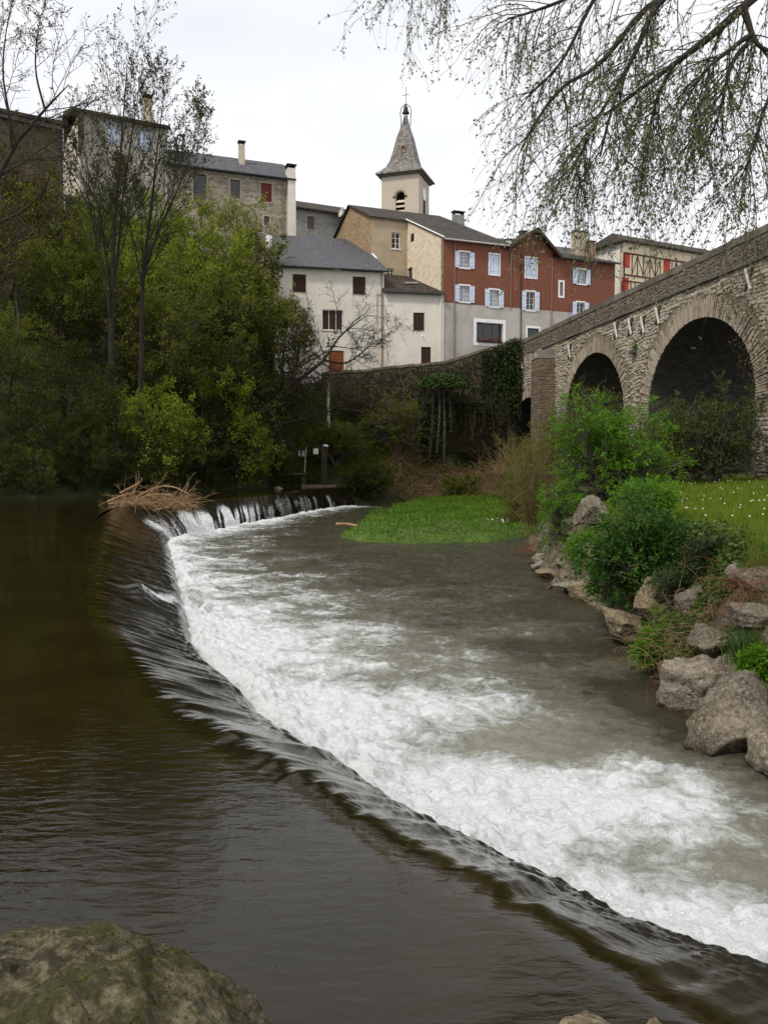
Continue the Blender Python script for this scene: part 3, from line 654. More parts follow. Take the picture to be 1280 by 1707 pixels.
# ---- white house by the river wall
def white_house():
    F = fac(458, 73.8, 640, 76.0); z0, ze = 8.5, 18.75; D = 13.5; zt = ze + 6.1
    h = thing('white_house', F.pt(F.L / 2, 0, z0), 'tall white rendered house with wide grey slate roof and rusty door', 'house')
    R = F.rect
    w1, w2, w3, dr = R(488, 457, 510, 487), R(588, 461, 609, 491), R(537, 516, 572, 550), R(548, 584, 573, 620)
    wall('wall', M_WHITEP, h, F, 0, F.L, z0, ze, [w1, w2, w3, dr])
    S = F.side(0, D)
    wall('side_wall', M_CREAM, h, S, 0, D, z0, ze - 0.02, gable=[(D, ze), (0, zt - 0.2)])
    S2 = Facade(F.pt(F.L, 0, 0), F.pt(F.L, -D, 0)); wall('side_wall', M_WHITEP, h, S2, 0, D, z0, ze - 0.02, gable=[(D, zt - .2), (0, ze)])
    for r, lb in ((w1, None), (w2, None)):
        window(h, F, r, M_BROWNSH, M_DARK, 1, 1, sill=None, surround=M_CREAM, shutters='closed', sh=M_BROWNSH, sw=0.06)
    window(h, F, w3, M_WPAINT, M_BROWNSH, 3, 1, sill=M_CREAM, surround=None, sh=M_BROWNSH, bar=0.05)
    d = shutter(h, F, dr[0] + .01, dr[1] - .01, dr[2] + .02, dr[3] - .01, -0.12, M_RUST, 'door'); d['label'] = 'rusty orange plank door'
    P = lambda u, dd, z: F.pt(u, dd, z)
    roof(h, [P(-.25, .45, ze + .12), P(F.L + .3, .45, ze + .12), P(F.L + .3, -D, zt + .25), P(-.25, -D, zt + .25)], 0.16, M_SLATE)
    g = MB().tube([P(-.25, .5, ze + .05), P(F.L + .3, .5, ze + .05)], .09, 8).build('gutter', M_LEAD, h)
    MB().tube([P(F.L + .28, -D, zt + .3), P(F.L + .28, -4.2, ze + .3 + (D and 6.1 * 4.2 / D) + .05)], .09, 5).build('verge_flashing', M_WPAINT, h)
    k = F.px(470, 440)[0]
    c = P(1.1, -2.2, 0)[:2]; chimney(h, c, .34, .34, ze + .6, ze + 2.9, M_CHIMG, M_IRON, F)
    pipe(h, [P(.12, .08, ze - .05), P(.12, .08, z0 + .5)], .045, M_WPAINT)
    u = F.px(636, 480)[0]; pipe(h, [P(u, .07, ze - .1), P(u, .07, z0 + .5)], .045, M_PIPEB)
    u2 = F.px(628, 520)[0]; zb = F.px(630, 490)[1]; pipe(h, [P(u, .06, zb), P(u2, .06, zb), P(u2, .06, z0 + 1)], .04, M_ZINC, 'waste_pipe')
    # narrow dormer cheek at the back left
    MB().fbox(F, -.02, .5, -7.6, -6.4, ze + 2.5, ze + 4.4).build('dormer', M_WPAINT, h)
    return F
FW = white_house()

# ---- red house with its yellow end wall, and the roof that runs on over the set-back stone gable
FR = fac(738, 76.0, 1021, 83.0)
def red_house():
    F = FR; z0, zg, ze = 9.6, 16.15, 21.75
    h = thing('red_house', F.pt(F.L / 2, 0, z0), 'long brick-red house with pale blue shutters over a grey ground floor', 'house')
    R = F.rect; P = F.pt; uG0, uG1, uA = F.px(851, 450)[0], F.px(921, 460)[0], F.px(890, 420)[0]
    zR = 21.15
    ups = [(766, 420, 782, 446, 'open'), (816, 424, 832, 457, 'closed'), (876, 430, 894, 462, 'closed'), (962, 449, 976, 473, 'open'), (766, 476, 782, 503, 'open'), (816, 483, 831, 511, 'open'), (877, 486, 891, 517, 'open'), (961, 504, 974, 528, 'open')]
    rects = [R(*w[:4]) for w in ups]; slit = R(933, 470, 938, 493)
    low = [r for r in rects]
    left = [r for r in rects if r[1] < uG0]; mid = [r for r in rects if uG0 < r[0] < uG1]; right = [r for r in rects if r[0] > uG1] + [slit]
    wall('upper_wall', M_RED, h, F, 0, uG0, zg, ze, left); wall('gable_wall', M_RED, h, F, uG0 + .002, uG1, zg, zR + .3, mid, gable=[(uG1, zR + .4), (uA, 23.35), (uG0 + .002, 21.45)])
    wall('upper_wall', M_RED, h, F, uG1 + .002, F.L, zg, zR, right)
    shop, dw = R(794, 538, 838, 571), R(879, 547, 898, 580)
    wall('ground_floor_wall', M_GREY, h, F, 0, F.L, z0, zg - .003, [shop, dw])
    for (x0, y0, x1, y1, s), r in zip(ups, rects):
        lace = (x0, y0) in ((766, 420), (766, 476), (816, 483), (962, 449))
        window(h, F, r, M_WPAINT, M_GLASS if not lace else M_GLASSL, 4 if lace else 2, 3 if not lace else 4, sill=M_WPAINT if s == 'open' else None, surround=M_WPAINT, shutters=s, sh=M_BLUESH, curtain=M_LACE if lace else None, sw=.12, bar=.04)
    window(h, F, slit, M_WPAINT, M_GLASS, 1, 1, surround=M_WPAINT, sw=.17, label='narrow slit window with white surround')
    o = window(h, F, shop, M_BROWNSH, M_GLASS, 3, 1, surround=M_WPAINT, sw=.3, rec=.35, bar=.03, label='wide ground floor window')
    M_BL = surf('blue_frame_paint', [(0.3, (0.06, 0.08, 0.16)), (0.7, (0.1, 0.13, 0.24))], 4, .6, .1)
    window(h, F, dw, M_BL, M_GLASS, 2, 2, surround=M_WPAINT, sw=.18, label='blue framed window with white surround')
    # yellow end wall of the front part
    S = F.side(0, 8.0); sz = lambda b: ze + .445 * b
    a, b = S.rect(685, 389, 690, 402), S.rect(679, 446, 687, 468)
    wall('end_wall', M_YEL, h, S, 0, 8.0, z0, ze - .01, [b], gable=[(8.0, ze), (0, sz(8))])
    window(h, S, b, M_GREYSH, M_GLASS, 1, 1, sill=M_WPAINT)
    MB().fbox(S, a[0], a[1], -.02, .015, a[2], a[3]).build('small_window', M_BROWNSH, h)
    # rear part: tan wall parallel to the front, stone gable end
    G = Facade(P(-3.75, -8, 0), P(0, -8, 0)); zc = sz(8)
    w1, w2 = G.rect(653, 387, 667, 414), G.rect(645, 447, 657, 460)
    wall('set_back_wall', M_TAN, h, G, 0, 3.75, z0 + 4, zc, [w1, w2])
    window(h, G, w1, M_WPAINT, M_GLASS, 2, 3, sill=M_WPAINT, surround=None); window(h, G, w2, M_WPAINT, M_GLASS, 2, 2, surround=None)
    E = Facade(P(-3.752, -20, 0), P(-3.752, -8, 0))
    wall('gable_end', M_STONEY, h, E, 0, 12, z0 + 4, zc - .02, gable=[(12, zc), (6, sz(14)), (0, zc + .2)])
    # roofs
    o = .4; zo = .18; uR = 6.4
    roof(h, [P(-.12, o, ze - .445 * o + zo), P(uG0 + .1, o, ze - .445 * o + zo), P(uR, -14, sz(14) + zo), P(-.12, -14, sz(14) + zo)], .14, M_LAUZE)
    roof(h, [P(-4.0, -7.7, sz(7.7) + zo + .004), P(-.121, -7.7, sz(7.7) + zo + .004), P(-.121, -14, sz(14) + zo + .004), P(-4.0, -14, sz(14) + zo + .004)], .14, M_LAUZE)
    roof(h, [P(-4.0, -14.001, sz(14) + zo), P(uR, -14.001, sz(14) + zo), P(uR, -20.4, zc), P(-4.0, -20.4, zc)], .14, M_LAUZE)
    roof(h, [P(uG0 + .1, o - .02, ze - .445 * o + zo - .01), P(15.5, -9, ze), P(15.5, -20, ze), P(uR, -14, sz(14) + zo - .01)], .14, M_LAUZE)
    # central gable roof with overhang, then the lower right roof
    zp = 23.55
    roof(h, [P(uG0 - .45, .75, 21.45), P(uA, .75, zp), P(uA, -7, zp), P(uG0 - .45, -7, 21.45)], .14, M_LAUZE)
    roof(h, [P(uA, .75, zp + .002), P(uG1 + .55, .75, 21.2), P(uG1 + .55, -7, 21.2), P(uA, -7, zp + .002)], .14, M_LAUZE)
    for s_, e_ in (((uG0 - .5, 21.45), (uA, zp - .17)), ((uA, zp - .17), (uG1 + .58, 21.03))):
        MB().bar(P(s_[0], .72, s_[1]), P(e_[0], .72, e_[1]), .06, .22).build('barge_board', M_TIMBER, h)
    roof(h, [P(uG1 + .2, .42, zR + .05), P(F.L + .35, .42, zR + .05), P(F.L - .6, -5.5, zR + 2.1), P(uG1 + .2, -5.5, zR + 2.1)], .16, M_LAUZE)
    # gutters, pipes
    MB().tube([P(-.1, o + .06, ze - .12), P(uG0, o + .06, ze - .12)], .08, 6).build('gutter', M_ZINC, h)
    MB().tube([P(uG1 + .5, .5, zR - .08), P(F.L + .3, .5, zR - .08)], .08, 6).build('gutter', M_LEAD, h)
    MB().tube([P(-.14, .46, ze + .02), P(-.14, -8, sz(8) + .22)], .06, 5).build('verge_flashing', M_WPAINT, h)
    for px_, top, bot, m in ((757, ze - .2, z0, M_PIPEB), (850.5, ze - .4, zg - .2, M_PIPEB), (868, ze - .6, z0, M_IRON), (919, zR - .2, z0, M_PIPEB)):
        u = F.px(px_, 470)[0]; pipe(h, [P(u, .08, top), P(u, .08, bot)], .045, m)
    # chimneys
    chimney(h, P(8.6, -14, 0)[:2], 1.2, .6, sz(14) - .6, sz(14) + .45, M_CHIMG, M_IRON, F)
    c = at(847, 405, 80.5); chimney(h, c[:2], .5, .5, c[2] - 1.2, c[2] + .25, M_WPAINT, M_LAUZE, F, 'flat')
    c = at(966, 420, 86.5); chimney(h, c[:2], 1.5, .8, c[2] - 2, at(966, 388, 86.5)[2], M_CHIM, M_LAUZE, F, 'flat')
    c = at(985, 420, 85.5); chimney(h, c[:2], .6, .6, c[2] - 2, at(985, 404, 85.5)[2], M_PIPEB, M_LAUZE, F, 'flat', 0)
    # flowers on the wide window sill
    rng = np.random.default_rng(5)
    fl = leaf_quads(rng, np.array([P(u, .05 + .1 * rng.random(), shop[2] + .05 + .35 * rng.random() ** 2) for u in rng.uniform(shop[0] + .1, shop[1] - .1, 160)]), .16, .8)
    t_ = thing('window_flowers', P((shop[0] + shop[1]) / 2, .15, shop[2]), 'red flowering pot plants on the wide ground floor window sill', 'flowers')
    mk('foliage', *fl, leaf_mat('geranium', (0.25, 0.02, 0.02), (0.03, 0.06, 0.015), (0.45, 0.12, 0.1)), t_)
    MB().fbox(F, shop[0] + .1, shop[1] - .1, -.1, .18, shop[2] + .005, shop[2] + .12).build('trough', M_BROWNSH, t_)
    return h

# leaf quads are shared by flowers, ivy and trees
def leaf_quads(rng, pos, size, aspect=0.5, axis=None, spread=1.0, up=0.4, fold=0.0):
    n = len(pos); a = rng.normal(0, 1, (n, 3)) * spread
    if axis is not None: a = a + axis
    a /= np.linalg.norm(a, axis=1, keepdims=True) + 1e-9
    nn = rng.normal(0, 1, (n, 3)); nn[:, 2] += up * 2
    s = np.cross(a, nn); s /= np.linalg.norm(s, axis=1, keepdims=True) + 1e-9
    L = (np.asarray(size) * rng.uniform(0.6, 1.25, n))[:, None]
    nrm = np.cross(s, a)
    m1 = pos + a * L * 0.45
    V = np.stack([pos, m1 + s * L * aspect / 2 + nrm * L * fold, pos + a * L, m1 - s * L * aspect / 2 + nrm * L * fold], 1).reshape(-1, 3)
    return V, np.arange(4 * n).reshape(-1, 4)
red_house()

# ---- low lean-to between the white and the red house
def lean_to():
    F = fac(640.5, 75.5, 739.0, 75.93); z0, ze = 9.4, 16.95; P = F.pt
    h = thing('lean_to_house', P(F.L / 2, 0, z0), 'low cream house with dark stone-slate lean-to roof beside the red house', 'house')
    w, d = F.rect(689, 521, 707, 551), F.rect(702, 578, 718, 610)
    wall('wall', M_WHITEP, h, F, 0, F.L, z0, ze, [w, d])
    window(h, F, w, M_BROWNSH, M_DARK, 1, 1, surround=M_CREAM, shutters='closed', sh=M_BROWNSH, sw=.05)
    dd = shutter(h, F, d[0] + .02, d[1] - .02, d[2], d[3] - .02, -.14, M_BROWNSH, 'door')
    S = F.side(0, 6.5); wall('side_wall', M_WHITEP, h, S, 0, 6.5, z0, ze - .01, gable=[(6.5, ze), (0, ze + 2.6)])
    a = at(641.5, 463, 81.8); b = at(680, 468, 83.0); c = at(739, 497, 75.7)
    e0, e1 = P(-.12, .42, ze + .1), P(F.L + .05, .42, ze - .05)
    roof(h, [e0, e1, np.array([FR.pt(-.03, -7.9, 0)[0], FR.pt(-.03, -7.9, 0)[1], ze + 3.1]), np.array([FR.pt(-3.7, -7.95, 0)[0], FR.pt(-3.7, -7.95, 0)[1], ze + 3.1])], .16, M_LAUZE)
    sk = at(664, 476, 79.5)
    k = (sk[1] - P(3, 0, 0)[1]) / 7.5
    MB().fbox(F, 2.2, 3.4, -3.9, -3.0, ze + 1.45, ze + 1.56).build('skylight', M_ZINC, h)
    MB().tube([e0 + [0, 0, -.12], e1 + [0, 0, -.12]], .08, 6).build('gutter', M_LEAD, h)
    u = F.px(734, 540)[0]; pipe(h, [P(u, .08, ze - .1), P(u, .08, z0)], .05, M_WPAINT)
    u, z = F.px(703, 558); MB().tube([P(u, .0, z), P(u, .16, z), P(u, .18, z - .12), P(u, .18, z - .3)], [.03, .03, .06, .11], 8).build('wall_lamp', M_WPAINT, h)
lean_to()

# ---- stone house with slate roof above the trees
def stone_house():
    F = fac(286, 84.0, 486, 88.5); z0, ze = 17.0, 30.9; P = F.pt
    h = thing('stone_house', P(F.L / 2, 0, z0), 'long rubble stone house with slate roof and maroon shutter above the trees', 'house')
    a, b = F.rect(435, 305, 453, 336), F.rect(440, 360, 449, 375)
    c, d = F.rect(384, 299, 400, 330), F.rect(322, 290, 344, 334)
    wall('wall', M_STONEH, h, F, 0, F.L, z0, ze, [a, b, c, d])
    window(h, F, a, M_MAROON, M_DARK, 1, 1, surround=M_ASH, shutters='closed', sh=M_MAROON, sw=.12)
    window(h, F, b, M_GREYSH, M_GLASS, 2, 2, surround=M_ASH, sw=.16); window(h, F, c, M_GREYSH, M_GLASS, 2, 3, surround=M_ASH); window(h, F, d, M_GREYSH, M_GLASS, 2, 3, surround=M_ASH)
    E = Facade(P(F.L, 0, 0), P(F.L, -9, 0)); wall('side_wall', M_STONEH, h, E, 0, 9, z0, ze, gable=[(4.5, ze + 2.9)])
    roof(h, [P(-.2, .55, ze + .05), P(F.L + .5, .55, ze + .05), P(F.L + .5, -4.5, ze + 3.15), P(-.2, -4.5, ze + 3.15)], .16, M_SLATE)
    roof(h, [P(-.2, -4.501, ze + 3.15), P(F.L + .5, -4.501, ze + 3.15), P(F.L + .5, -9.5, ze), P(-.2, -9.5, ze)], .16, M_SLATE)
    MB().tube([P(-.2, .6, ze - .03), P(F.L + .5, .6, ze - .03)], .09, 6).build('gutter', M_LEAD, h)
    u0, u1 = F.px(478.5, 350)[0], F.px(491, 350)[0]; zt = F.px(485, 282)[1]
    o = MB().fbox(F, u0, u1, -.5, .5, z0 + 2, zt).build('chimney', M_WHITEP, h); o['label'] = 'pale flue built up the corner of the house'
    k = MB()
    for x in (u0 + .02, u1 - .18): k.fbox(F, x, x + .16, -.48, .48, zt + .002, zt + .3)
    k.fbox(F, u0 - .12, u1 + .12, -.6, .6, zt + .302, zt + .4).build('chimney_cap', M_LAUZE, o)
    c = P(F.px(412, 280)[0], -2.6, 0)[:2]; chimney(h, c, .58, .58, ze + .9, at(412, 242, c[1])[2], M_CHIM, M_IRON, F)
    u = F.px(471, 340)[0]; pipe(h, [P(u, .08, ze - .1), P(u, .08, z0 + 3)], .05, M_PIPEB)
stone_house()

# ---- grey stone house behind
def grey_house():
    F = fac(489, 100, 590, 103.5); z0, ze = 22, 31.6; P = F.pt
    h = thing('grey_stone_house', P(F.L / 2, 0, z0), 'grey rubble stone house with one closed shutter behind the white house', 'house')
    a = F.rect(512, 360, 524, 382)
    wall('wall', M_STONEG, h, F, 0, F.L, z0, ze, [a]); window(h, F, a, M_GREYSH, M_DARK, 1, 1, shutters='closed', sh=M_GREYSH, surround=M_ASH, sw=.08)
    roof(h, [P(-.3, .5, ze + .05), P(F.L + .3, .5, ze + .05), P(F.L + .3, -4.5, ze + 2.3), P(-.3, -4.5, ze + 2.3)], .18, M_LAUZE)
    roof(h, [P(-.3, -4.501, ze + 2.3), P(F.L + .3, -4.501, ze + 2.3), P(F.L + .3, -9, ze), P(-.3, -9, ze)], .18, M_LAUZE)
    MB().fbox(F, 0.002, F.L - .002, -9, -.46, z0, ze).build('rear_wall', M_STONEG, h)
    q = at(569, 353, 98.5)
    d = thing('satellite_dish', q + [0, 0, -1.2], 'pale satellite dish on a pole beside the stone gable', 'satellite dish')
    n = np.array([-.75, -.6, .3]); n /= np.linalg.norm(n); s = np.cross(n, [0, 0, 1.]); s /= np.linalg.norm(s); t = np.cross(s, n)
    V, Q = [q - n * .12], []
    for k in range(1, 4):
        for i in range(14):
            a_ = i * 2 * math.pi / 14; r = .62 * k / 3; V.append(q - n * (.12 - .16 * (k / 3) ** 2) + r * .72 * math.cos(a_) * s + r * math.sin(a_) * t)
    for i in range(14): Q.append([0, 1 + i, 1 + (i + 1) % 14])
    for k in range(2):
        for i in range(14): Q.append([1 + k * 14 + i, 1 + (k + 1) * 14 + i, 1 + (k + 1) * 14 + (i + 1) % 14, 1 + k * 14 + (i + 1) % 14])
    mk('dish', V, Q, M_ZINC, d, smooth=True)
    MB().tube([q - n * .12, q - n * .3 + [0, 0, -.2], q - n * .3 + [0, 0, -3.5]], .035, 6).build('pole', M_ZINC, d)
    MB().tube([q - t * .5, q + n * .45 - t * .1], .02, 5).build('receiver_arm', M_ZINC, d)
grey_house()

# ---- tall house among the bare trees, and the dark one at the edge
def tall_house():
    F = fac(143, 80, 286, 84); z0, ze = 20, 34.3; P = F.pt
    h = thing('tall_house', P(F.L / 2, 0, z0), 'tall grey-cream house with flat brown roof edge behind the bare tall tree', 'house')
    a, b = F.rect(231, 217, 250, 248), F.rect(180, 207, 199, 237)
    wall('wall', M_DIMP, h, F, 0, F.L, z0, ze, [a, b])
    for r in (a, b): window(h, F, r, M_WPAINT, M_GLASSL, 1, 1, surround=None, shutters='closed', sh=M_BLUESH)
    S = F.side(0, 9); q = S.rect(131, 192, 140, 246)
    wall('side_wall', M_CREAM, h, S, 0, 9, z0, ze)
    MB().fbox(S, q[0], q[1], .0, .06, q[2], q[3]).build('shutter', M_BROWNSH, h)
    E = Facade(P(F.L, 0, 0), P(F.L, -9, 0)); wall('side_wall', M_DIMP, h, E, 0, 9, z0, ze)
    roof(h, [P(-.7, .7, ze + .15), P(F.L + .1, .7, ze + .15), P(F.L + .1, -4.5, ze + 1.5), P(-.7, -4.5, ze + 1.5)], .32, M_LAUZE)
    roof(h, [P(-.7, -4.501, ze + 1.5), P(F.L + .1, -4.501, ze + 1.5), P(F.L + .1, -9.6, ze), P(-.7, -9.6, ze)], .32, M_LAUZE)
    c = P(F.px(257, 200)[0], -2.4, 0)[:2]; chimney(h, c, .75, .75, ze + .3, at(257, 166, c[1])[2], M_CHIM, M_LAUZE, F)
tall_house()
def dark_house():
    F = fac(-90, 66, 117, 71.5); z0, ze = 16, 29.8; P = F.pt
    h = thing('dark_stone_house', P(F.L * .7, 0, z0), 'dark stone house at the photo edge with sagging eaves behind branches', 'house')
    wall('wall', M_STONED, h, F, 0, F.L, z0, ze)
    E = Facade(P(F.L, 0, 0), P(F.L, -8, 0)); wall('side_wall', M_STONED, h, E, 0, 8, z0, ze)
    roof(h, [P(-.3, .8, ze - .1), P(F.L + .1, .8, ze + .05), P(F.L + .1, -4, ze + 1.6), P(-.3, -4, ze + 1.6)], .3, M_LAUZE)
    roof(h, [P(-.3, -4.001, ze + 1.6), P(F.L + .1, -4.001, ze + 1.6), P(F.L + .1, -8.5, ze), P(-.3, -8.5, ze)], .3, M_LAUZE)
    MB().fbox(F, 0, F.L - .3, .45, .6, ze - .62, ze - .3).build('eaves_board', M_GREYSH, h)
    pipe(h, [P(F.L - .1, .1, ze - .3), P(F.L - .1, .1, z0 + 2)], .06, M_BLUESH)
dark_house()

# ---- half-timbered house beyond the bridge
def timber_house():
    F = fac(1034, 92, 1230, 101); z0, ze = 13.0, 25.6; P = F.pt
    h = thing('half_timbered_house', P(F.L / 3, 0, z0), 'cream half-timbered house with bright red shutters beyond the bridge', 'house')
    sh = [F.rect(1038, 421, 1050, 446), F.rect(1105.5, 431, 1117, 456), F.rect(1036, 462, 1048, 492), F.rect(1105, 474, 1116, 500)]
    M_TC = plaster('timber_house_render', (0.66, 0.56, 0.40), (0.5, 0.4, 0.27), 0.9)
    wall('wall', M_TC, h, F, 0, F.L, z0, ze, sh)
    for r in sh: 
        shutter(h, F, r[0] + .01, r[1] - .01, r[2] + .01, r[3] - .01, -.05, M_REDSH)
    S = F.side(0, 6); wall('side_wall', M_WHITEP, h, S, 0, 6, z0, ze)
    zA, zB, zC = F.px(1060, 424)[1], F.px(1060, 460)[1], F.px(1060, 466)[1]
    def beam(u0, za, u1, zb, w=.16):
        MB().bar(P(u0, .02, za), P(u1, .02, zb), w, .07, up=(F.N[0], F.N[1], 0)).build('beam', M_TIMBER, h)
    L = F.L - .3
    beam(.1, zA, L, zA); beam(.1, zB, L, zB); beam(.1, zC - .25, L, zC - .25, .12); beam(.15, zA, .15, z0 + 3)
    us = [F.px(x, 445)[0] for x in (1053, 1062, 1072, 1083, 1092, 1100, 1119.5, 1127, 1136, 1146, 1156)]
    for i, u in enumerate(us):
        beam(u, zA - .1, u, zB + .1, .09)
        if i < len(us) - 1 and i != 5: (beam(u, zA - .12, us[i + 1], zB + .12, .06) if i % 2 else beam(u, zB + .12, us[i + 1], zA - .12, .06))
    for x in (1035.5, 1051, 1058, 1068): beam(F.px(x, 480)[0], zC - .3, F.px(x, 480)[0], z0 + 3, .09)
    o = .5
    roof(h, [P(-.5, o, ze + .1), P(F.L + .5, o, ze + .1), P(F.L - 3, -3, ze + 1.75), P(1.2, -3, ze + 1.75)], .18, M_LAUZE)
    roof(h, [P(-.5, -6.5, ze + .1), P(-.5, o, ze + .1), P(1.2, -3.002, ze + 1.75), P(1.2, -3.01, ze + 1.75)], .18, M_LAUZE)
    roof(h, [P(F.L + .5, -6.5, ze + .1), P(-.5, -6.5, ze + .1), P(1.2, -3.02, ze + 1.74), P(F.L - 3, -3.02, ze + 1.74)], .18, M_LAUZE)
    p = P(F.px(1080, 400)[0], -2.6, 0); MB().tube([[p[0], p[1], ze + 1.4], [p[0], p[1], ze + 2.3], [p[0], p[1], ze + 2.35], [p[0], p[1], ze + 2.5]], [.1, .1, .24, .02], 8).build('flue', M_ZINC, h)
timber_house()

# ---- slate roofs of two houses behind the red one, and the church
def slate_house(px0, px1, Y, ytop, yeave, label):
    F = fac(px0, Y, px1, Y + 2.5); P = F.pt; ze = at(px0, yeave, Y)[2]; zt = at(px0, ytop, Y + 4)[2]
    h = thing('slate_roofed_house', P(F.L / 2, 0, 11), label, 'house')
    wall('wall', M_CREAM, h, F, 0, F.L, 11, ze)
    roof(h, [P(-.3, .4, ze + .05), P(F.L + .3, .4, ze + .05), P(F.L - 1, -4, zt), P(1, -4, zt)], .16, M_SLATE)
    roof(h, [P(F.L + .3, -8.4, ze + .05), P(-.3, -8.4, ze + .05), P(1, -4.01, zt), P(F.L - 1, -4.01, zt)], .16, M_SLATE)
    return h, F, zt
h_, F_, zt_ = slate_house(806, 905, 99, 393, 412, 'slate roof with a grey chimney behind the red gable')
c_ = at(878, 395, 100.5); chimney(h_, c_[:2], 1.0, .8, c_[2] - 2, c_[2] + .3, M_CHIMG, M_CHIMG, F_, 'flat')
c_ = at(871, 388, 100.2); chimney(h_, c_[:2], .7, .7, c_[2] - 2.2, c_[2] - .2, M_CHIMG, M_IRON, F_)
slate_house(915, 1000, 97, 407, 424, 'slate roof between the red house and the big cream chimney')

def church():
    C = at(698, 300, 105.0); L = at(636, 300, 106.5); Rr = at(712, 300, 109.8)
    F = Facade(L, C); P = F.pt; W = F.L; z0, ze = 24.0, 37.55
    M_TOW = plaster('church_render', (0.50, 0.43, 0.345), (0.40, 0.33, 0.25), 0.88)
    h = thing('church_tower', P(W / 2, -W / 2, z0), 'square cream church tower with tall flared grey shingle spire', 'church')
    z_sp, z_top = F.px(667, 326)[1], F.px(667, 318)[1]; u0, u1 = F.px(659, 330)[0], F.px(674.5, 330)[0]; zb = z0 + 6.5
    # front face with arched belfry opening
    hole = (u0, u1, zb, z_sp)
    r = (u1 - u0) / 2; uc = (u0 + u1) / 2; n = 10
    V, Q = [], []
    def q(*p):
        k = len(V); V.extend(p); Q.append(list(range(k, k + len(p))))
    q(P(0, 0, z0), P(u0, 0, z0), P(u0, 0, ze), P(0, 0, ze)); q(P(u1, 0, z0), P(W, 0, z0), P(W, 0, ze), P(u1, 0, ze)); q(P(u0, 0, z0), P(u1, 0, z0), P(u1, 0, zb), P(u0, 0, zb))
    arc = [(uc - r * math.cos(math.pi * i / n), z_sp + r * math.sin(math.pi * i / n)) for i in range(n + 1)]
    for (a, b), (c, d) in zip(arc[:-1], arc[1:]):
        q(P(a, 0, b), P(c, 0, d), P(c, 0, ze), P(a, 0, ze)); q(P(a, 0, b), P(a, -.5, b), P(c, -.5, d), P(c, 0, d))
    q(P(u0, 0, zb), P(u0, 0, z_sp), P(u0, -.5, z_sp), P(u0, -.5, zb)); q(P(u1, 0, zb), P(u1, -.5, zb), P(u1, -.5, z_sp), P(u1, 0, z_sp))
    q(P(W, 0, z0), P(W, -W, z0), P(W, -W, ze), P(W, 0, ze)); q(P(0, -W, z0), P(0, 0, z0), P(0, 0, ze), P(0, -W, ze)); q(P(W, -W, z0), P(0, -W, z0), P(0, -W, ze), P(W, -W, ze))
    mk('tower', V, Q, M_TOW, h)
    MB().fbox(F, u0 - .2, u1 + .2, -.75, -.7, zb - .2, z_sp + r + .2).build('belfry_dark', M_DARK, h)
    for z in (F.px(667, 333)[1], F.px(667, 341)[1], F.px(667, 349)[1]): MB().add([P(u0 + .01, -.08, z - .2), P(u1 - .01, -.08, z - .2), P(u1 - .01, -.45, z + .14), P(u0 + .01, -.45, z + .14), P(u0 + .01, -.08, z - .26), P(u1 - .01, -.08, z - .26), P(u1 - .01, -.45, z + .08), P(u0 + .01, -.45, z + .08)], BOXF).build('louvre', M_CREAM, h)
    s = MB()
    for i in range(n):
        a0, a1 = math.pi * i / n + .02, math.pi * (i + 1) / n - .02
        p = [(uc - rr * math.cos(a), z_sp + rr * math.sin(a)) for rr, a in ((r + .005, a0), (r + .005, a1), (r + .26, a1), (r + .26, a0))]
        MB().add([P(x, .035, z) for x, z in p] + [P(x, -.1, z) for x, z in p], BOXF).build('arch_stone', M_ASH, h)
    for x0, x1 in ((u0 - .3, u0 - .005), (u1 + .005, u1 + .3)): MB().fbox(F, x0, x1, -.1, .07, z_sp - .2, z_sp - .01).build('impost', M_BROWNSH, h)
    G = Facade(P(W, 0, 0), P(W, -W, 0))
    MB().fbox(G, W * .42, W * .60, .0, .03, z0 + 6.5, z_sp + .3).build('side_opening', M_DARK, h)
    V = [G.pt(W / 2, .05, ze - 2.2)] + [G.pt(W / 2 + .75 * math.cos(a), .05, ze - 2.2 + .75 * math.sin(a)) for a in np.arange(20) * math.pi / 10]
    mk('clock_face', V, [[0, 1 + i, 1 + (i + 1) % 20] for i in range(20)], M_WPAINT, h)
    # flared spire: stacked square rings
    cx = P(W / 2, -W / 2, 0)[:2]
    prof = [(W / 2 + .62, ze - .12), (W / 2 + .60, ze + .06), (W / 2 + .1, ze + .45), (W / 2 - .42, ze + 1.0), (W / 2 - .78, ze + 1.75), (W / 2 - 1.12, ze + 3.1), (W / 2 - 1.5, ze + 4.9), (.42, ze + 6.5), (.16, ze + 7.65)]
    V, Q = [], []
    ux = np.append(F.U, 0); uy = np.append(-F.N, 0)
    for hw, z in prof:
        for sx, sy in ((-1, -1), (1, -1), (1, 1), (-1, 1)): V.append(np.array([cx[0], cx[1], z]) + ux * sx * hw + uy * sy * hw)
    for k in range(len(prof) - 1):
        for i in range(4): Q.append([k * 4 + i, k * 4 + (i + 1) % 4, k * 4 + 4 + (i + 1) % 4, k * 4 + 4 + i])
    Q.append([3, 2, 1, 0]); k = len(prof) * 4; Q.append([k - 4, k - 3, k - 2, k - 1])
    sp = mk('spire', V, Q, M_SPIRE, h)
    zc = ze - .13
    MB().fbox(F, -.3, W + .3, -W - .3, .3, zc - .22, zc - .005).build('cornice', M_GREYSH, h)
    u, z = F.px(668, 243); hb = MB(); dd = -1.05
    for a in ((u - .3, u + .3, z - .42, z - .34), (u - .3, u + .3, z + .34, z + .42), (u - .3, u - .22, z - .34, z + .34), (u + .22, u + .3, z - .34, z + .34)): hb.fbox(F, a[0], a[1], dd - .15, dd + .12, a[2], a[3])
    hb.build('hatch_frame', M_PIPEB, sp)
    # iron bell cage, bell and cross
    top = ze + 7.65; c3 = lambda z: np.array([cx[0], cx[1], z])
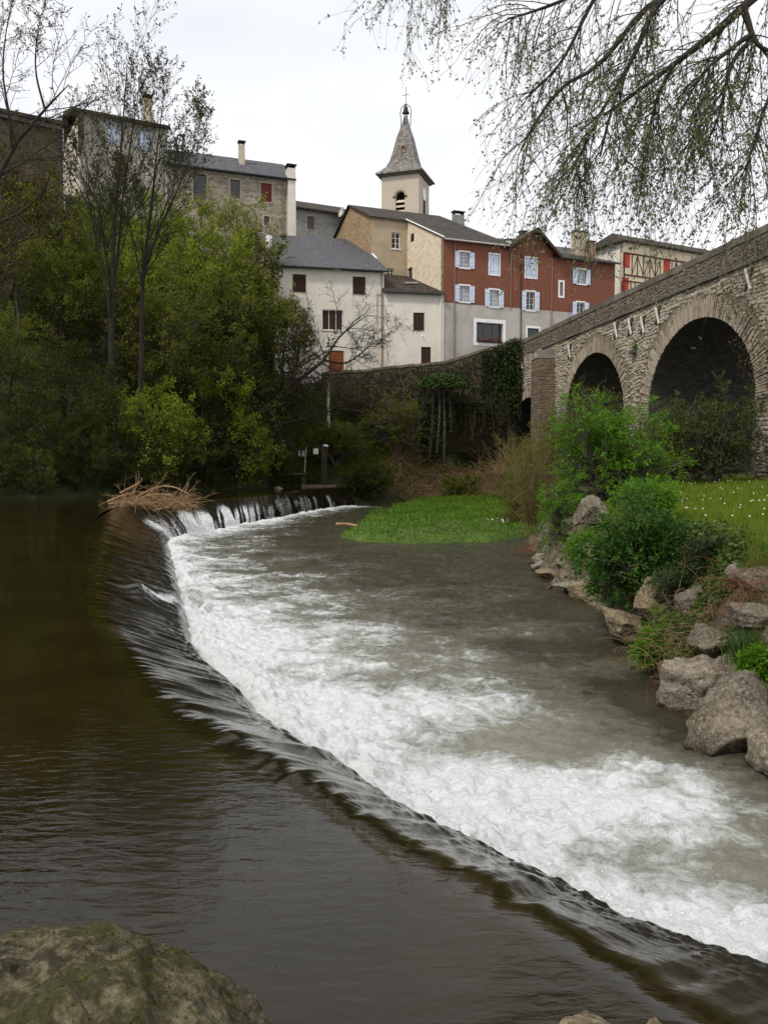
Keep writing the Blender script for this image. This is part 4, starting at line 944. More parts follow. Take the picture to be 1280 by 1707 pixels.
    for i in range(4):
        a = math.pi / 4 + i * math.pi / 2 + .5; dv = np.array([math.cos(a), math.sin(a), 0])
        MB().tube([c3(top - 1.3) + dv * .62, c3(top - .3) + dv * .62, c3(top + .5) + dv * .72, c3(top + 1.1) + dv * .55, c3(top + 1.5) + dv * .05], .05, 5).build('cage_bar', M_IRON, h)
    MB().tube([c3(top + .35), c3(top + .42), c3(top + .7), c3(top + 1.1), c3(top + 1.25)], [.48, .46, .3, .24, .06], 12).build('bell', M_IRON, h)
    MB().tube([c3(top + 1.3), c3(top + 3.6)], .035, 5).build('cross_shaft', M_IRON, h); MB().bar(c3(top + 2.6) - ux * .45, c3(top + 2.6) + ux * .45, .05, .05).build('cross_arm', M_IRON, h)
    # nave roof below the tower
    A = fac(596, 97.5, 735, 103.5); zn = at(600, 343, 100)[2]
    nv = thing('church_nave', A.pt(A.L / 2, -3, 20), 'low slate church roof below the tower, behind the stone gable', 'church')
    roof(nv, [A.pt(-.2, .3, zn - 2.6), A.pt(A.L, .3, zn - 3.2), A.pt(A.L, -4.5, zn - .7), A.pt(-.2, -4.5, zn)], .2, M_SLATE)
    wall('wall', M_CREAM, nv, A, 0, A.L, 20, zn - 3.5)
church()
# ------------------------------------------------------------------ stone bridge
def stone_mat(name, c1, c2, c3, stain):
    if name in MATS: return MATS[name]
    t = NT(name); v = t.coords(); g = t.n('NewGeometry'); oi = t.n('ObjectInfo')
    k = t.math('FRACT', t.math('ADD', g.outputs['Random Per Island'], oi.outputs['Random']))
    c = t.ramp(k, [(0.0, c1), (0.5, c2), (1.0, c3)])
    c = t.mix(0.5, c, t.ramp(t.noise(v, 8.0, 6, .7), [(.3, tuple(x * .6 for x in c1)), (.7, c3)]))
    c = t.mix(t.ramp(t.noise(v, 1.1, 5, .65), [(.5, 0.0), (.68, .75)]), c, stain)
    MATS[name] = t.done(t.principled(c, .92, t.bump(t.noise(v, 26.0, 5, .7), .6, .02), .2)); return MATS[name]
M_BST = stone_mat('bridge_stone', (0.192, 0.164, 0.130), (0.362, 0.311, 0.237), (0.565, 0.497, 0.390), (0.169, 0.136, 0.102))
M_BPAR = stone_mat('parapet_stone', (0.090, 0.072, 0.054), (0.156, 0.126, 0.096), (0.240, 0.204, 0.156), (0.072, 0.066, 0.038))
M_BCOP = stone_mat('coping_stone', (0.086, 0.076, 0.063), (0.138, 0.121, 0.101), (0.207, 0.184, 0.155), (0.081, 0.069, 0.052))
M_BVOU = stone_mat('voussoir_stone', (0.198, 0.165, 0.127), (0.352, 0.292, 0.220), (0.517, 0.440, 0.341), (0.165, 0.132, 0.099))
M_BMOR = surf('bridge_mortar', [(0.3, (0.13, 0.11, 0.08)), (0.7, (0.22, 0.185, 0.135))], 3, .95, .6, 14, .04)
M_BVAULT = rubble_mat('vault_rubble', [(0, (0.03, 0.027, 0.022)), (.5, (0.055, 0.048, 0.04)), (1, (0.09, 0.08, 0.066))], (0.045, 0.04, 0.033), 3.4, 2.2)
M_BUT = stone_mat('buttress_stone', (0.10, 0.07, 0.05), (0.17, 0.12, 0.085), (0.25, 0.19, 0.14), (0.10, 0.06, 0.045))

def bridge_y(px): return 63.0 * 495.0 / (px - 440.0)
_a, _b = at(860, 700, bridge_y(860)), at(1280, 700, bridge_y(1280))
_dir = (_b - _a)[:2] / np.linalg.norm((_b - _a)[:2])
FB = Facade(_a[:2] - _dir * 2.5, _a[:2] + _dir * 52)
def bridge():
    F = FB; P = F.pt; L = F.L; ZT, ZC, ZS, ZB, WD = 12.35, 12.0, 10.9, -0.6, 6.5
    h = thing('stone_bridge', P(L / 2, 0, 0), 'old rubble stone arch bridge with parapet rising over the meadow', 'bridge')
    U = lambda px, py: F.px(px, py)[0]
    b0, b1 = U(1080, 700), U(1262, 640); m0, m1 = U(944, 660), U(1041, 670); s1 = U(884, 690)
    arches = [((b0 + b1) / 2, (b1 - b0) / 2, 4.7, 4.5, 1.15), ((m0 + m1) / 2, (m1 - m0) / 2, 5.0, 4.2, 1.0), (U(881, 690), 4.2, 4.2, 3.1, .7), (b1 + 2.2 + 5.2, 5.0, 4.7, 4.4, 1.1)]
    def soff(u):
        """underside height above which there is masonry, None where solid to the ground"""
        for c, a, z, b, _ in arches:
            if abs(u - c) < a: return z + b * math.sqrt(max(0, 1 - ((u - c) / a) ** 2))
        return None
    us = sorted(set(np.round(np.concatenate([np.linspace(0, L, 90)] + [c - a * np.cos(np.linspace(0, math.pi, 41)) for c, a, *_ in arches]), 4)))
    us = [u for u in us if 0 <= u <= L]
    for nm, d, flip in (('spandrel_wall', 0.0, False), ('far_spandrel_wall', -WD, True)):
        V, Q = [], []
        for a, b in zip(us[:-1], us[1:]):
            sa = soff((a + b) / 2)
            za = zb = ZB
            if sa is not None:
                za, zb = soff(a), soff(b)
                c = min(arches, key=lambda A: abs((a + b) / 2 - A[0])); za = c[2] if za is None else za; zb = c[2] if zb is None else zb
            n = len(V); q = [P(a, d, za), P(b, d, zb), P(b, d, ZC), P(a, d, ZC)]; V += q[::-1] if flip else q; Q.append([n, n + 1, n + 2, n + 3])
        mk(nm, V, Q, M_BMOR, h)
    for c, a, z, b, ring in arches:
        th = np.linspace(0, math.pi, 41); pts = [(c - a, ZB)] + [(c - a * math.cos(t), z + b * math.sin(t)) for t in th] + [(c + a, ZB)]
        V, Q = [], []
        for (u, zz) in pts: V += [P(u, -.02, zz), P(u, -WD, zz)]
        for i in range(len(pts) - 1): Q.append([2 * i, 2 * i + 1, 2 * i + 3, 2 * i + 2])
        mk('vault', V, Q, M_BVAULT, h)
    MB().fbox(F, 0, L, -WD + .5, -.5, 11.0, 11.2).build('roadway', M_BMOR, h)
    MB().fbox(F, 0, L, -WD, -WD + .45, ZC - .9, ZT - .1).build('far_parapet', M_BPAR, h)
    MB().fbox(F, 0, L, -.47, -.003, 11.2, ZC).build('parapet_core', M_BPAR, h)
    # unit stones shared by all single stones
    def unit(seed):
        r = np.random.default_rng(seed); j = lambda k: r.uniform(-k, k)
        base = [(0, 0), (1, 0), (1, 1), (0, 1)]
        V = [(x + j(.04), z + j(.05), 0) for x, z in base] + [(.5 + (x - .5) * .86 + j(.05), .5 + (z - .5) * .76 + j(.07), 1 + j(.25)) for x, z in base]
        return np.array(V)
    UV = [unit(i) for i in range(6)]; UF = np.array([[4, 5, 6, 7], [0, 1, 5, 4], [1, 2, 6, 5], [2, 3, 7, 6], [3, 0, 4, 7]])
    rng = np.random.default_rng(77)
    cells = []
    def in_ring(u, z):
        for c, a, zz, b, ring in arches:
            if z < zz - .1:
                if abs(u - c) < a + .05: return True
            elif ((u - c) / (a + ring)) ** 2 + ((z - zz) / (b + ring)) ** 2 < 1: return True
        return False
    z = 0.6
    while z < ZS - .16:
        hgt = rng.uniform(.11, .23); u = rng.uniform(0, .2) + .02
        while u < L - .5:
            w = rng.uniform(.18, .55) * (1.25 if hgt > .18 else 1)
            if not (in_ring(u, z) or in_ring(u + w, z) or in_ring(u, z + hgt) or in_ring(u + w, z + hgt)): cells.append((u, w, z, hgt, rng.uniform(.015, .06), 0))
            u += w + rng.uniform(.012, .035)
        z += hgt + rng.uniform(.008, .025)
    z = ZS + .17
    while z < ZC - .06:
        hgt = min(rng.uniform(.1, .2), ZC - .01 - z); u = .03
        while u < L - .5:
            w = rng.uniform(.15, .5); cells.append((u, w, z, hgt, rng.uniform(.012, .045), 1)); u += w + rng.uniform(.01, .03)
        z += hgt + .012
    def tl(u, z): return .22 * math.sin(u * 7.1 + z * 13.7)
    def cell_world(cv, u, w, z, hh, d):
        z = z + .10 * math.sin(u * .7) + .05 * math.sin(u * 2.3 + z * 3) + (.5 - cv[:, :1]) * w * tl(u, z); q = F.p0[None] + (u + cv[:, :1] * w) * F.U[None] + (cv[:, 2:] * d + .002) * F.N[None]
        return np.concatenate([q, z + cv[:, 1:2] * hh * (1.0 + .22 * math.sin(u * 5.3))], 1)
    # the stones that show largest: nearest ones inside the photo
    score = []
    for i, (u, w, z, hh, d, k) in enumerate(cells):
        p = P(u + w / 2, 0, z); px = 640 + FPX * p[0] / p[1]; s = w * hh / p[1] ** 2
        score.append(s if px < 1282 and z > 3.2 and p[1] > 10 else 0)
    best = set(np.argsort(score)[::-1][:300].tolist())
    mats = [M_BST, M_BPAR]; um = []
    for k in range(6):
        pair = []
        for m in mats: me = mesh_data('stone', UV[k], UF); me.materials.append(m); pair.append(me)
        um.append(pair)
    ang = math.atan2(F.U[1], F.U[0]); org = ORG[h.name]
    VV, FF = [[], []], [[], []]; nn = [0, 0]
    for i, (u, w, z, hh, d, k) in enumerate(cells):
        if i in best:
            zz_ = z + .10 * math.sin(u * .7) + .05 * math.sin(u * 2.3 + z * 3); p = P(u, .002, zz_) - org
            put('stone', um[i % 6][k], h, tuple(p), (math.pi / 2, 0, ang), (w, hh, d))
        else:
            VV[k].append(cell_world(UV[i % 6], u, w, z, hh, d)); FF[k].append(UF + nn[k]); nn[k] += 8
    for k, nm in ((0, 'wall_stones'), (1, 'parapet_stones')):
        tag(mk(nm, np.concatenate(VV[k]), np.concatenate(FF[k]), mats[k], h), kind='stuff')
    # voussoirs
    vous = []
    for c, a, zz, b, ring in arches:
        per = math.pi * math.sqrt((a * a + b * b) / 2); t = 0.0
        while t < math.pi - .005:
            dt = rng.uniform(.10, .19) / per * math.pi; t2 = min(t + dt, math.pi); g = .004; k = rng.uniform(.55, 1.1); d = rng.uniform(.02, .09)
            r0 = rng.uniform(-.02, .05)
            pr = [(c - (a - r0 * 0) * math.cos(x), zz + b * math.sin(x)) for x in (t + g, t2 - g)] + [(c - (a + ring * k) * math.cos(x), zz + (b + ring * k) * math.sin(x)) for x in (t2 - g, t + g)]
            V = [P(x, d, y) for x, y in pr] + [P(x, -.15, y) for x, y in pr]
            p = P(c, 0, 0); vis = 1 / p[1]
            vous.append((vis, V)); t = t2
    for i, (_, V) in enumerate(sorted(vous, key=lambda q: -q[0] if q[0] < .03 else 9)):
        if i < 290: MB().add(V, BOXF).build('voussoir', M_BVOU, h)
        elif i == 290: rest = MB().add(V, BOXF)
        else: rest.add(V, BOXF)
    if len(vous) > 290: tag(rest.build('voussoir_rest', M_BVOU, h), kind='stuff')
    # coping slabs and string course
    u = 0.0
    while u < L - .6:
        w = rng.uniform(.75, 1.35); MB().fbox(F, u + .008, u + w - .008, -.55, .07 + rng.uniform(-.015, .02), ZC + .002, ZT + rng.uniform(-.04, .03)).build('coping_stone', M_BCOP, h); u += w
    u = U(905, 580)
    while u < L - .6:
        w = rng.uniform(.7, 1.4); MB().fbox(F, u + .01, u + w - .01, -.05, .17 + rng.uniform(-.03, .03), ZS - .02 + rng.uniform(-.015, .015), ZS + .15).build('string_stone', M_BCOP, h); u += w
    # buttress with weathered cap
    u1 = U(926, 650); u0 = u1 - 1.75; zt = 9.75; dd = 1.35
    bt = MB().fbox(F, u0, u1, 0, dd, ZB, zt).build('buttress', M_BMOR, h)
    rows = [1.5]
    while rows[-1] < zt - .12: rows.append(min(rows[-1] + rng.uniform(.12, .27), zt))
    for zz, zn_ in zip(rows[:-1], rows[1:]):
        hb_ = zn_ - zz
        for face in (0, 1):
            x = 0
            ln = (u1 - u0) if face == 0 else dd
            while x < ln - .1:
                w = min(rng.uniform(.25, .6), ln - x); hh = hb_ - .02; k = rng.integers(6); cv = UV[k]; t_ = rng.uniform(.015, .04)
                if face == 0: V = [P(u0 + x + v[0] * w, dd + v[2] * t_, zz + v[1] * hh) for v in cv]
                else: V = [P(u1 + v[2] * t_, dd - x - v[0] * w, zz + v[1] * hh) for v in cv]
                MB().add(V, UF.tolist()).build('buttress_stone', M_BUT, bt); x += w + .02
    top = P((u0 + u1) / 2, 0.02, zt + 1.0)
    MB().add([P(u0 - .05, dd + .08, zt), P(u1 + .05, dd + .08, zt), P(u1 + .05, .01, zt), P(u0 - .05, .01, zt), top, P((u0 + u1) / 2, .45, zt + .75)], [[0, 3, 2, 1], [0, 1, 5], [1, 2, 4, 5], [3, 0, 5, 4], [2, 3, 4]]).build('buttress_cap', M_BCOP, bt)
    # iron tie anchors with pale bars
    M_PALE = surf('pale_tie', [(.3, (.5, .48, .45)), (.7, (.65, .63, .6))], 6, .7, .2); M_TIE = surf('rusty_tie', [(.3, (.06, .035, .025)), (.7, (.11, .065, .045))], 6, .8, .2)
    for px_, py_ in ((1029.5, 550), (1053, 544), (1074, 541), (1099, 525), (1251, 465), (951.5, 585), (872, 605)):
        u, z = F.px(px_, py_); s = .5
        o = MB().bar(P(u - .2, .16, z + s), P(u + .25, .16, z - s), .12, .07, up=(F.N[0], F.N[1], 0)).build('tie_anchor', M_PALE, h)
        MB().bar(P(u + .27, .1, z + s), P(u - .3, .1, z - s), .13, .06, up=(F.N[0], F.N[1], 0)).build('tie_bar', M_TIE, o)
    u, z = F.px(1060, 583); MB().fbox(F, u - .28, u + .28, 0, .35, z - .2, z).build('corbel', M_BCOP, h)
    return h, P(u, .2, z)
BRIDGE, LEDGE = bridge()

# ------------------------------------------------------------------ retaining wall under the houses, with a grotto
RW = fac(536, 73.4, 861, 72.6)
def retaining_wall():
    F = RW; P = F.pt; z0 = 1.2
    h = thing('retaining_wall', P(F.L / 2, 0, z0), 'dark ivy-grown stone retaining wall below the houses with a black grotto', 'wall')
    prof = [F.px(*q) for q in ((536, 622), (600, 618), (660, 611), (740, 604), (790, 589), (830, 577), (861, 564))]
    zt = min(p[1] for p in prof) - .05
    hole = F.rect(700, 672, 846, 800)
    hole = (hole[0], hole[1], z0, hole[3])
    wall('wall', M_STONED, h, F, 0, F.L, z0, zt, [hole], rec=3.2, gable=[(u, z) for u, z in prof[::-1]])
    MB().fbox(F, hole[0] - .3, hole[1] + .3, -3.4, -3.2, z0, hole[3] + .3).build('grotto_back', M_STONED, h)
    rng = np.random.default_rng(3)
    for (ua, za), (ub, zb) in zip(prof[:-1], prof[1:]):
        n = max(1, int((ub - ua) / .8))
        for i in range(n):
            a, b = i / n, (i + 1) / n; zz = za + (zb - za) * (a + b) / 2
            o_ = rng.uniform(-.03, .03); MB().bar(F.pt(ua + (ub - ua) * a + .01, -.2, za + (zb - za) * a + o_), F.pt(ua + (ub - ua) * b - .01, -.2, za + (zb - za) * b + o_), .55, .22).build('capping_stone', M_BPAR, h)
    return hole
HOLE = retaining_wall()
# ------------------------------------------------------------------ plants: growth helpers
import bmesh
def unitv(a): return a / (np.linalg.norm(a, axis=-1, keepdims=True) + 1e-9)
def grow(rng, S, D, L, R, k, wander, trop, rend=0.3):
    n = len(S); P = np.empty((n, k, 3)); P[:, 0] = S; d = unitv(np.array(D, float)); st = (np.asarray(L) / (k - 1))[:, None]
    for j in range(1, k):
        d = d + rng.normal(0, wander, (n, 3)); d[:, 2] += trop; d = unitv(d); P[:, j] = P[:, j - 1] + d * st
    return P, np.asarray(R)[:, None] * np.linspace(1, rend, k)[None]
def spawn(rng, P, R, L, m, t0, t1, ang, asd, lr, rr, fall=0.5, lenvar=0.3):
    n, k, _ = P.shape; idx = np.repeat(np.arange(n), m)
    t = t0 + (t1 - t0) * ((np.tile(np.arange(m), n) + rng.random(n * m)) / m)
    f = t * (k - 1); i = np.minimum(f.astype(int), k - 2); q = (f - i)[:, None]
    S = P[idx, i] * (1 - q) + P[idx, i + 1] * q; T = unitv(P[idx, i + 1] - P[idx, i])
    pr = unitv(np.cross(T, rng.normal(0, 1, (n * m, 3)))); a = np.radians(rng.normal(ang, asd, n * m))[:, None]
    D = T * np.cos(a) + pr * np.sin(a)
    Lc = np.asarray(L)[idx] * lr * (1 - fall * t) * rng.uniform(1 - lenvar, 1 + lenvar, n * m)
    Rc = (R[idx, i] * rr)
    return S, D, Lc, Rc
def merge(parts):
    V, F, n = [], [], 0
    for v, f in parts: V.append(v); F.append(f + n); n += len(v)
    return np.concatenate(V), np.concatenate(F)
def tips(rng, P, per, t0=0.2):
    n, k, _ = P.shape; idx = np.repeat(np.arange(n), per); f = (t0 + (1 - t0) * rng.random(n * per)) * (k - 1); i = np.minimum(f.astype(int), k - 2); q = (f - i)[:, None]
    return P[idx, i] * (1 - q) + P[idx, i + 1] * q, unitv(P[idx, i + 1] - P[idx, i])

def tree_parts(seed, trunk, tr, levels, leaf, sides=(7, 5, 4, 3)):
    """trunk: (n,k,3) polylines; levels: list of dicts; leaf: dict(per, size, aspect, up, on) -> trunk, branches, crown arrays"""
    rng = np.random.default_rng(seed); P = np.array(trunk, float); n, k, _ = P.shape
    R = np.asarray(tr)[:, None] * np.linspace(1, .09, k)[None]; L = np.linalg.norm(np.diff(P, axis=1), axis=2).sum(1)
    gens = [(P, R)]
    for lv in levels:
        S, D, Lc, Rc = spawn(rng, P, R, L, lv['m'], lv.get('t0', .3), lv.get('t1', 1), lv.get('ang', 45), lv.get('asd', 12), lv['lr'], lv.get('rr', .6), lv.get('fall', .5))
        if 'flat' in lv: D[:, 2] *= lv['flat']
        P, R = grow(rng, S, D, Lc, np.maximum(Rc, lv.get('rmin', .004)), lv.get('k', 5), lv.get('w', .15), lv.get('trop', .05), lv.get('rend', .35)); L = Lc
        gens.append((P, R))
    tk = merge([tubes(*g, sides[min(i, 3)]) for i, g in enumerate(gens[:2])])
    br = merge([tubes(*g, sides[min(i + 2, 3)]) for i, g in enumerate(gens[2:])]) if len(gens) > 2 else None
    cr = None
    if leaf:
        ps, ax = [], []
        for gi in leaf.get('on', [-1]):
            p, a = tips(rng, gens[gi][0], leaf['per'], leaf.get('t0', .2)); ps.append(p); ax.append(a)
        p, a = np.concatenate(ps), np.concatenate(ax)
        p = p + rng.normal(0, leaf.get('jit', .05), p.shape)
        cr = leaf_quads(rng, p, leaf['size'], leaf.get('aspect', .6), a * leaf.get('follow', .6) + np.array([0, 0, leaf.get('droop', 0)]), 1.0, leaf.get('up', .5), leaf.get('fold', .0))
    return tk, br, cr

def tree_meshes(name, parts, bark, leafm):
    out = []
    for nm, pt, m, sm in (('trunk', parts[0], bark, True), ('branches', parts[1], bark, False), ('crown', parts[2], leafm, False)):
        if pt is None: continue
        me = mesh_data(name + '_' + nm, pt[0], pt[1], sm); me.materials.append(m); out.append((nm, me))
    return out
def plant(name, meshes, loc, rz, s, label, cat, group=None, sz=None):
    o = thing(name, loc, label, cat, group)
    o.rotation_euler = (0, 0, rz); o.scale = (s, s, sz or s)
    for nm, me in meshes:
        c = bpy.data.objects.new(nm, me); COL.objects.link(c); c.parent = o
    return o

M_BARK = surf('dark_bark', [(0.3, (0.018, 0.014, 0.010)), (0.7, (0.045, 0.036, 0.027))], 5, .95, .8, 14, .03, stretch=(1, 1, .3))
M_BARKG = surf('grey_bark', [(0.3, (0.045, 0.038, 0.03)), (0.6, (0.09, 0.078, 0.06)), (.75, (.13, .12, .1))], 5, .95, .8, 14, .03, stretch=(1, 1, .3))
M_BARKB = surf('brown_bark', [(0.3, (0.045, 0.028, 0.018)), (0.7, (0.10, 0.065, 0.04))], 5, .95, .6, 14, .03)
LF_LUSH = leaf_mat('lush_leaf', (0.13, 0.175, 0.016), (0.23, 0.29, 0.024), (0.32, 0.37, 0.045), .5)
LF_MID = leaf_mat('mid_leaf', (0.09, 0.11, 0.014), (0.165, 0.19, 0.022), (0.25, 0.265, 0.04), .5)
LF_DARK = leaf_mat('dark_leaf', (0.034, 0.040, 0.007), (0.070, 0.078, 0.011), (0.135, 0.138, 0.02), .4)
LF_YEL = leaf_mat('young_yellow_leaf', (0.15, 0.17, 0.03), (0.23, 0.25, 0.05), (0.28, 0.27, 0.09), .45)
LF_BROWN = leaf_mat('brown_green_leaf', (0.055, 0.045, 0.018), (0.09, 0.075, 0.026), (0.09, 0.105, 0.028), .3)
LF_BUD = leaf_mat('bud_leaf', (0.035, 0.035, 0.012), (0.07, 0.075, 0.022), (0.10, 0.12, 0.03), .25)
LF_ELD = leaf_mat('elder_leaf', (0.075, 0.17, 0.010), (0.12, 0.26, 0.016), (0.19, 0.35, 0.035), .4)
LF_ELDD = leaf_mat('deep_elder_leaf', (0.035, 0.095, 0.014), (0.06, 0.145, 0.02), (0.11, 0.21, 0.03), .35)
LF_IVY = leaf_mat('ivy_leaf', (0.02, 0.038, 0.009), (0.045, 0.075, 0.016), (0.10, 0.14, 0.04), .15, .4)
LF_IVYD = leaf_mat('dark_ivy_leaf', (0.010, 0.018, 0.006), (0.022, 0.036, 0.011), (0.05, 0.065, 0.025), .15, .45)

# ------------------------------------------------------------------ hillside trees (a few kinds, each copied and turned)
def kind_tree(seed, per, size, bare=1.0, wide=1.0, flat=None):
    r = np.random.default_rng(seed); k = 7
    T = np.zeros((1, k, 3)); T[0, :, 2] = np.linspace(0, 7.2, k); T[0, 1:, :2] = np.cumsum(r.normal(0, .16, (k - 1, 2)), 0)
    lv1 = dict(m=22, t0=.12, t1=1, ang=62, asd=14, lr=.52 * wide, rr=.4, k=6, w=.14, trop=.06, fall=.45)
    if flat: lv1['flat'] = flat
    return tree_parts(seed, T, [.16], [lv1, dict(m=9, t0=.25, ang=48, lr=.5, rr=.55, k=5, w=.18, trop=.03 if not flat else 0), dict(m=6, t0=.2, ang=45, lr=.5, rr=.6, k=4, w=.2, rmin=.006)],
                      dict(per=per, size=size, aspect=.62, up=.7, jit=.10, on=[-1]))
KINDS = {}
for kn, lf, bk, sd, per, size, wd, fl in (('lush', LF_LUSH, M_BARK, 1, 5, .19, 1.0, None), ('lush2', LF_LUSH, M_BARK, 2, 5, .18, 1.15, None), ('yellow', LF_YEL, M_BARKG, 3, 3, .15, .85, None), ('olive', LF_MID, M_BARK, 4, 5, .18, 1.1, None),
        ('olive2', LF_MID, M_BARKG, 5, 5, .17, 1.25, None), ('dark', LF_DARK, M_BARK, 6, 6, .18, 1.25, None), ('dark2', LF_DARK, M_BARK, 7, 6, .19, 1.4, None), ('brown', LF_BROWN, M_BARKB, 8, 3, .16, 1.1, None), ('tier', LF_LUSH, M_BARK, 9, 8, .2, 1.35, .35)):
    KINDS[kn] = tree_meshes(kn, kind_tree(sd, per, size, 1, wd, fl), bk, lf)
HILL = [('lush', 165, 300, 66, 'bright green tree under the left corner of the tall house'), ('lush2', 218, 285, 71, 'bright green tree right in front of the tall house'), ('lush', 268, 300, 69, 'bright green tree where tall house and stone house meet'),
    ('lush2', 322, 315, 71, 'bright green tree under the left end of the stone house'), ('lush', 300, 365, 63, 'light green tree low on the slope under the stone house'), ('lush2', 228, 372, 62, 'light green tree behind the twin tall bare trunks'), ('lush', 150, 385, 60, 'light green tree left of the tall bare trunks'),
    ('yellow', 400, 282, 72, 'airy yellow-green tree in front of the stone house windows'), ('yellow', 362, 288, 74, 'airy yellow-green tree under the thin tall chimney'), ('yellow', 432, 318, 73, 'airy yellow-green tree beside the corner flue'), ('lush', 368, 345, 67, 'bright green tree below the airy yellow trees'),
    ('brown', 20, 215, 58, 'brownish budding tree covering the dark stone house'), ('brown', 78, 232, 60, 'brownish budding tree by the drainpipe of the dark house'), ('brown', -40, 250, 55, 'brownish budding tree cut by the left photo edge'), ('olive', 100, 300, 58, 'olive green tree below the drainpipe of the dark house'),
    ('olive2', 30, 370, 54, 'wide olive green tree on the far left slope'), ('olive', 108, 405, 55.5, 'olive green tree left of the twin trunks, mid slope'), ('olive2', 330, 415, 61, 'wide olive green tree in the middle of the slope'), ('olive', 395, 405, 66, 'olive green tree left of the white house roof'),
    ('dark', 436, 420, 69, 'dark tree pressed against the white house side'), ('olive2', 275, 450, 58, 'olive green tree between trunks and white house'), ('dark2', 180, 460, 56, 'dark wide tree around the foot of the twin trunks'), ('olive', 20, 500, 50, 'olive green tree above the left waterline'),
    ('dark', 405, 500, 63, 'dark tree below the white house corner'), ('dark2', 340, 560, 57, 'dark wide tree above the weir pool'), ('dark', 110, 560, 49, 'dark tree above the waterline left'), ('dark2', -30, 540, 46.5, 'dark tree overhanging the water at the left edge'),
    ('tier', 250, 615, 51.5, 'fresh green tree with layered flat branches over the pool'), ('tier', 352, 600, 57.5, 'fresh green layered tree left of the crooked bare tree'), ('dark', 180, 640, 48.5, 'low dark tree behind the driftwood pile'), ('dark2', 55, 640, 45.6, 'low dark bush at the left waterline'), ('dark', 130, 690, 46.6, 'lowest dark bush on the left waterline'),
    ('dark2', 310, 690, 54, 'low dark bush over the weir crest'), ('dark', 395, 705, 60, 'low dark bush under the crooked bare tree'), ('dark2', 450, 735, 64.5, 'low dark bush beside the sluice'), ('dark', 235, 705, 50.0, 'low dark bush under the layered fresh tree'), ('dark', 0, 690, 44.6, 'small dark bush in the left corner of the pool')]
_r = np.random.default_rng(12)
for kn, px_, yt, Y, lb in HILL:
    p = at(px_, 700, Y); z = float(Hh(p[0], p[1])); H = at(px_, yt, Y)[2] - z
    s = max(H / 9.2, .16) ; wx = min(max(s, .42), 1.35)
    plant({'lush': 'leafy_tree', 'lush2': 'leafy_tree', 'yellow': 'young_tree', 'olive': 'olive_green_tree', 'olive2': 'olive_green_tree', 'dark': 'dark_tree', 'dark2': 'dark_tree', 'brown': 'budding_tree', 'tier': 'layered_tree'}[kn],
          KINDS[kn], (p[0], p[1], z - .2), _r.uniform(0, 6.28), wx, lb, 'tree', 'trees on the wooded slope', s)

for j_ in range(15):
    x_ = -29 + j_ * 1.5; ys_ = np.linspace(40, 68, 200); y_ = float(ys_[np.argmax(Hh(np.full(200, x_), ys_) > .1)])
    plant('shore_bush', KINDS[('dark', 'olive2', 'dark2')[j_ % 3]], (x_, y_ + .3, -.2), _r.uniform(0, 6.28), _r.uniform(.32, .48), 'low dark bush overhanging the far left waterline', 'bush', 'bushes along the far waterline', _r.uniform(.2, .36))
# ------------------------------------------------------------------ bare tall trees
def poly(pts, k=14):
    return smooth_poly(np.array([at(*q) for q in pts]), k)
def bare_tree(name, seed, trunks, radii, levels, label, leaf=None, bark=M_BARK, leafm=None, base=None):
    T = np.array([poly(t) for t in trunks]); o = base if base is not None else T[0, 0]
    parts = tree_parts(seed, T - o, radii, levels, leaf)
    t = thing(name, o, label, 'tree')
    for nm, me in tree_meshes(name, parts, bark, leafm or LF_BUD):
        c = bpy.data.objects.new(nm, me); COL.objects.link(c); c.parent = t
    return t
UPL = [dict(m=18, t0=.36, t1=1, ang=36, asd=10, lr=.40, rr=.36, k=8, w=.05, trop=.09, fall=.55, rend=.3), dict(m=9, t0=.2, ang=32, asd=9, lr=.50, rr=.5, k=6, w=.06, trop=.07, fall=.45, rmin=.010), dict(m=6, t0=.2, ang=30, asd=10, lr=.42, rr=.6, k=4, w=.08, trop=.05, rmin=.006)]
BUD = dict(per=3, size=.14, aspect=.55, up=.2, jit=.02, follow=1.2, t0=.35)
bare_tree('tall_bare_tree', 31, [[(196, 760, 50), (187, 640, 50), (186, 540, 50), (188, 440, 50), (194, 340, 50.2), (203, 230, 50.4), (212, 110, 50.5)], [(187, 560, 50), (176, 470, 49.6), (160, 400, 49.3), (146, 320, 49), (142, 230, 48.8)], [(188, 480, 50), (198, 410, 50.6), (206, 320, 51), (222, 210, 51.2), (236, 120, 51.4)]], [.24, .09, .11], UPL,
          'tall bare budding tree with forked trunk in front of the tall house', BUD)
bare_tree('tall_bare_tree', 32, [[(232, 700, 52), (236, 600, 52), (237, 500, 52), (243, 420, 52), (254, 330, 52), (262, 250, 52), (272, 170, 52)], [(240, 460, 52), (262, 390, 51.5), (290, 330, 51), (318, 260, 50.8), (335, 200, 50.6)], [(238, 480, 52), (224, 410, 52.4), (212, 350, 52.8), (205, 280, 53)]], [.19, .085, .07], UPL,
          'tall bare budding tree standing right of the forked one', BUD)
